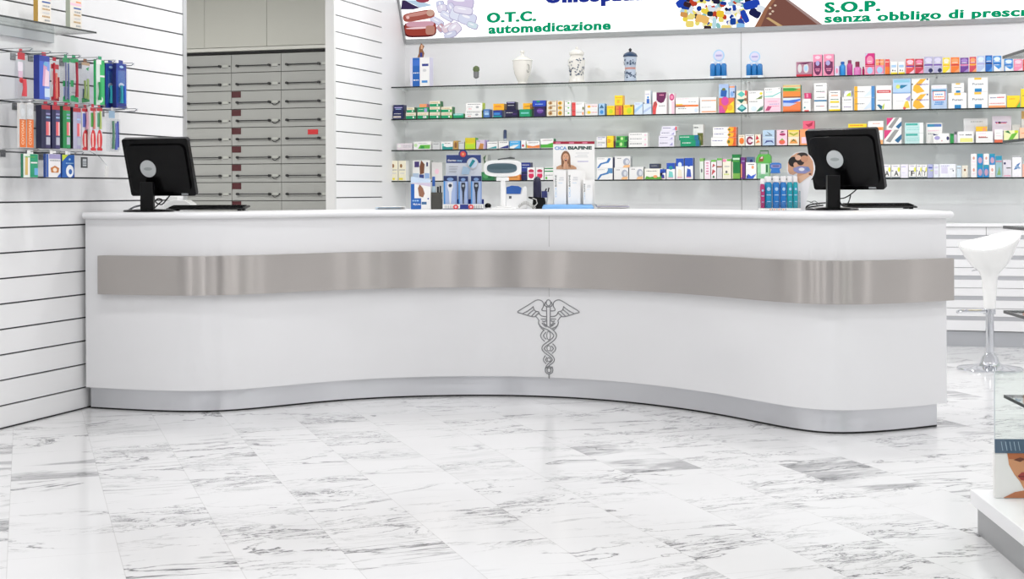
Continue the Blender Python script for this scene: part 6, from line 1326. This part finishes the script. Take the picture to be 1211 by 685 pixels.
# lower row of flat boxes hung from a rail
tk = hook(99, 180.4, .19, 'display hook with a small black ticket, lower row', False)
for (tx, ty, nm) in ((46, 176.6, 'above the white and green box'), (72, 179, 'above the white and navy box'), (90, 180.6, 'above the small blue box')): hook(tx, ty, .19, f'display hook {nm}, lower row')
pack(27.6, 44.8, 182, 210, .15, 'e8efe6/1f7a5a;r .45 0 1 1 1f9a70;r .75 .1 1 .4 6fb0e0;g .1 .1 .3 .1 .35 .85 .12 .85 d8b870;r .3 .05 .4 .9 w;l .85 .1 .8 lg;r .5 .6 .95 .66 w', 'white and green flat box, leftmost of the lower row', name='hanging_box', cat='box')
pack(54.4, 71.6, 182.2, 209.8, .15, 'f0eeee/24468f;r 0 0 .16 1 3a62b0;r .2 .8 1 1 a8a0cc;g .35 .2 .85 .2 .9 .4 .6 .5 .3 .4 c87a3a;o .6 .32 .14 .09 f4e4d0;l .7 .25 .95 g2;g .75 0 1 0 1 .2 2f62b8', 'white and navy flat box, middle of the lower row', name='hanging_box', cat='box')
pack(73.4, 88, 183, 210, .15, '1f5fb0/24468f;g 0 .7 0 1 .5 1 c8d83a;o .62 .28 .32 .28 f4f6fa;o .66 .25 .14 .12 2f66b4;l .6 .3 .9 lb;o .6 .8 .08 .05 lb;r .9 0 1 .1 nb', 'small bright blue flat box, rightmost of the lower row', name='hanging_box', cat='box')
o = carton_mb(.052, .05, .003, '3a3c3e/k;r .2 .15 .8 .85 b8bcc0;l .5 .25 .8 g3;l .3 .25 .8 g3').build('ticket', tk, (.194, 0, -.06), PI/2); o['label'] = 'small black framed price ticket'
t = empty('price_tag', 'small white tag hanging from a wire low on the slatted wall', 'tag', lw(126, 209.4, .1))
k = .0042; mb = MB(); mb.prism([(-.016, 0), (.012, .0), (.018, .05), (-.008, .058)], -.002, .002, paper('w'), Matrix.Rotation(PI/2, 4, 'Z'), axis='y', smooth=False); mb.build('card', t)
mb = MB(); mb.tube([(.0, .004, .056), (-.04, .0, .1), (-.098, 0, .13)], .0014, M_WIRE, 5); mb.build('wire', t)
LAMP_W = 12.2; EXPO = 0
# ------------------------------------------------------------------ light
def area(name, x, y, z, sx, sy, w, rot=(0, 0, 0), color=(1, 1, 1)):
    l = bpy.data.lights.new(name, 'AREA'); l.shape = 'RECTANGLE'; l.size = sx; l.size_y = sy; l.energy = w; l.color = color
    o = bpy.data.objects.new(name, l); COL.objects.link(o); o.location = (x, y, z); o.rotation_euler = rot; return o
for i, y in enumerate((.6, 2.9, 5.2, 7.5, 9.3)):
    for j, x in enumerate((-3.3, -1.5, .3, 2.1)):
        area('ceiling_lamp', x, y, H-.03, .16, .16, LAMP_W*(0.92 if y > 9 else 1), color=(1, .99, .993))
for x in (-3.4, -2.2, -1.0, .2, 1.4): area('shelf_fill_added', x, 9.0, H-.03, .16, .16, LAMP_W*.2, color=(1, .99, .993))  # added fill row without real fixtures, brightens the wall shelves
area('storeroom_fill_added', -5.9, 8.6, H-.05, .8, .8, 72, color=(1, .985, .95))  # added fill with no known source, lifts the storeroom drawers
W = bpy.data.worlds.new('daylight'); SC.world = W; W.use_nodes = True
W.node_tree.nodes['Background'].inputs[0].default_value = (.95, .96, 1, 1); W.node_tree.nodes['Background'].inputs[1].default_value = 1.0
SC.view_settings.view_transform = 'Standard'; SC.view_settings.look = 'None'; SC.view_settings.gamma = 1; SC.view_settings.use_curve_mapping = False
SC.view_settings.exposure = EXPO
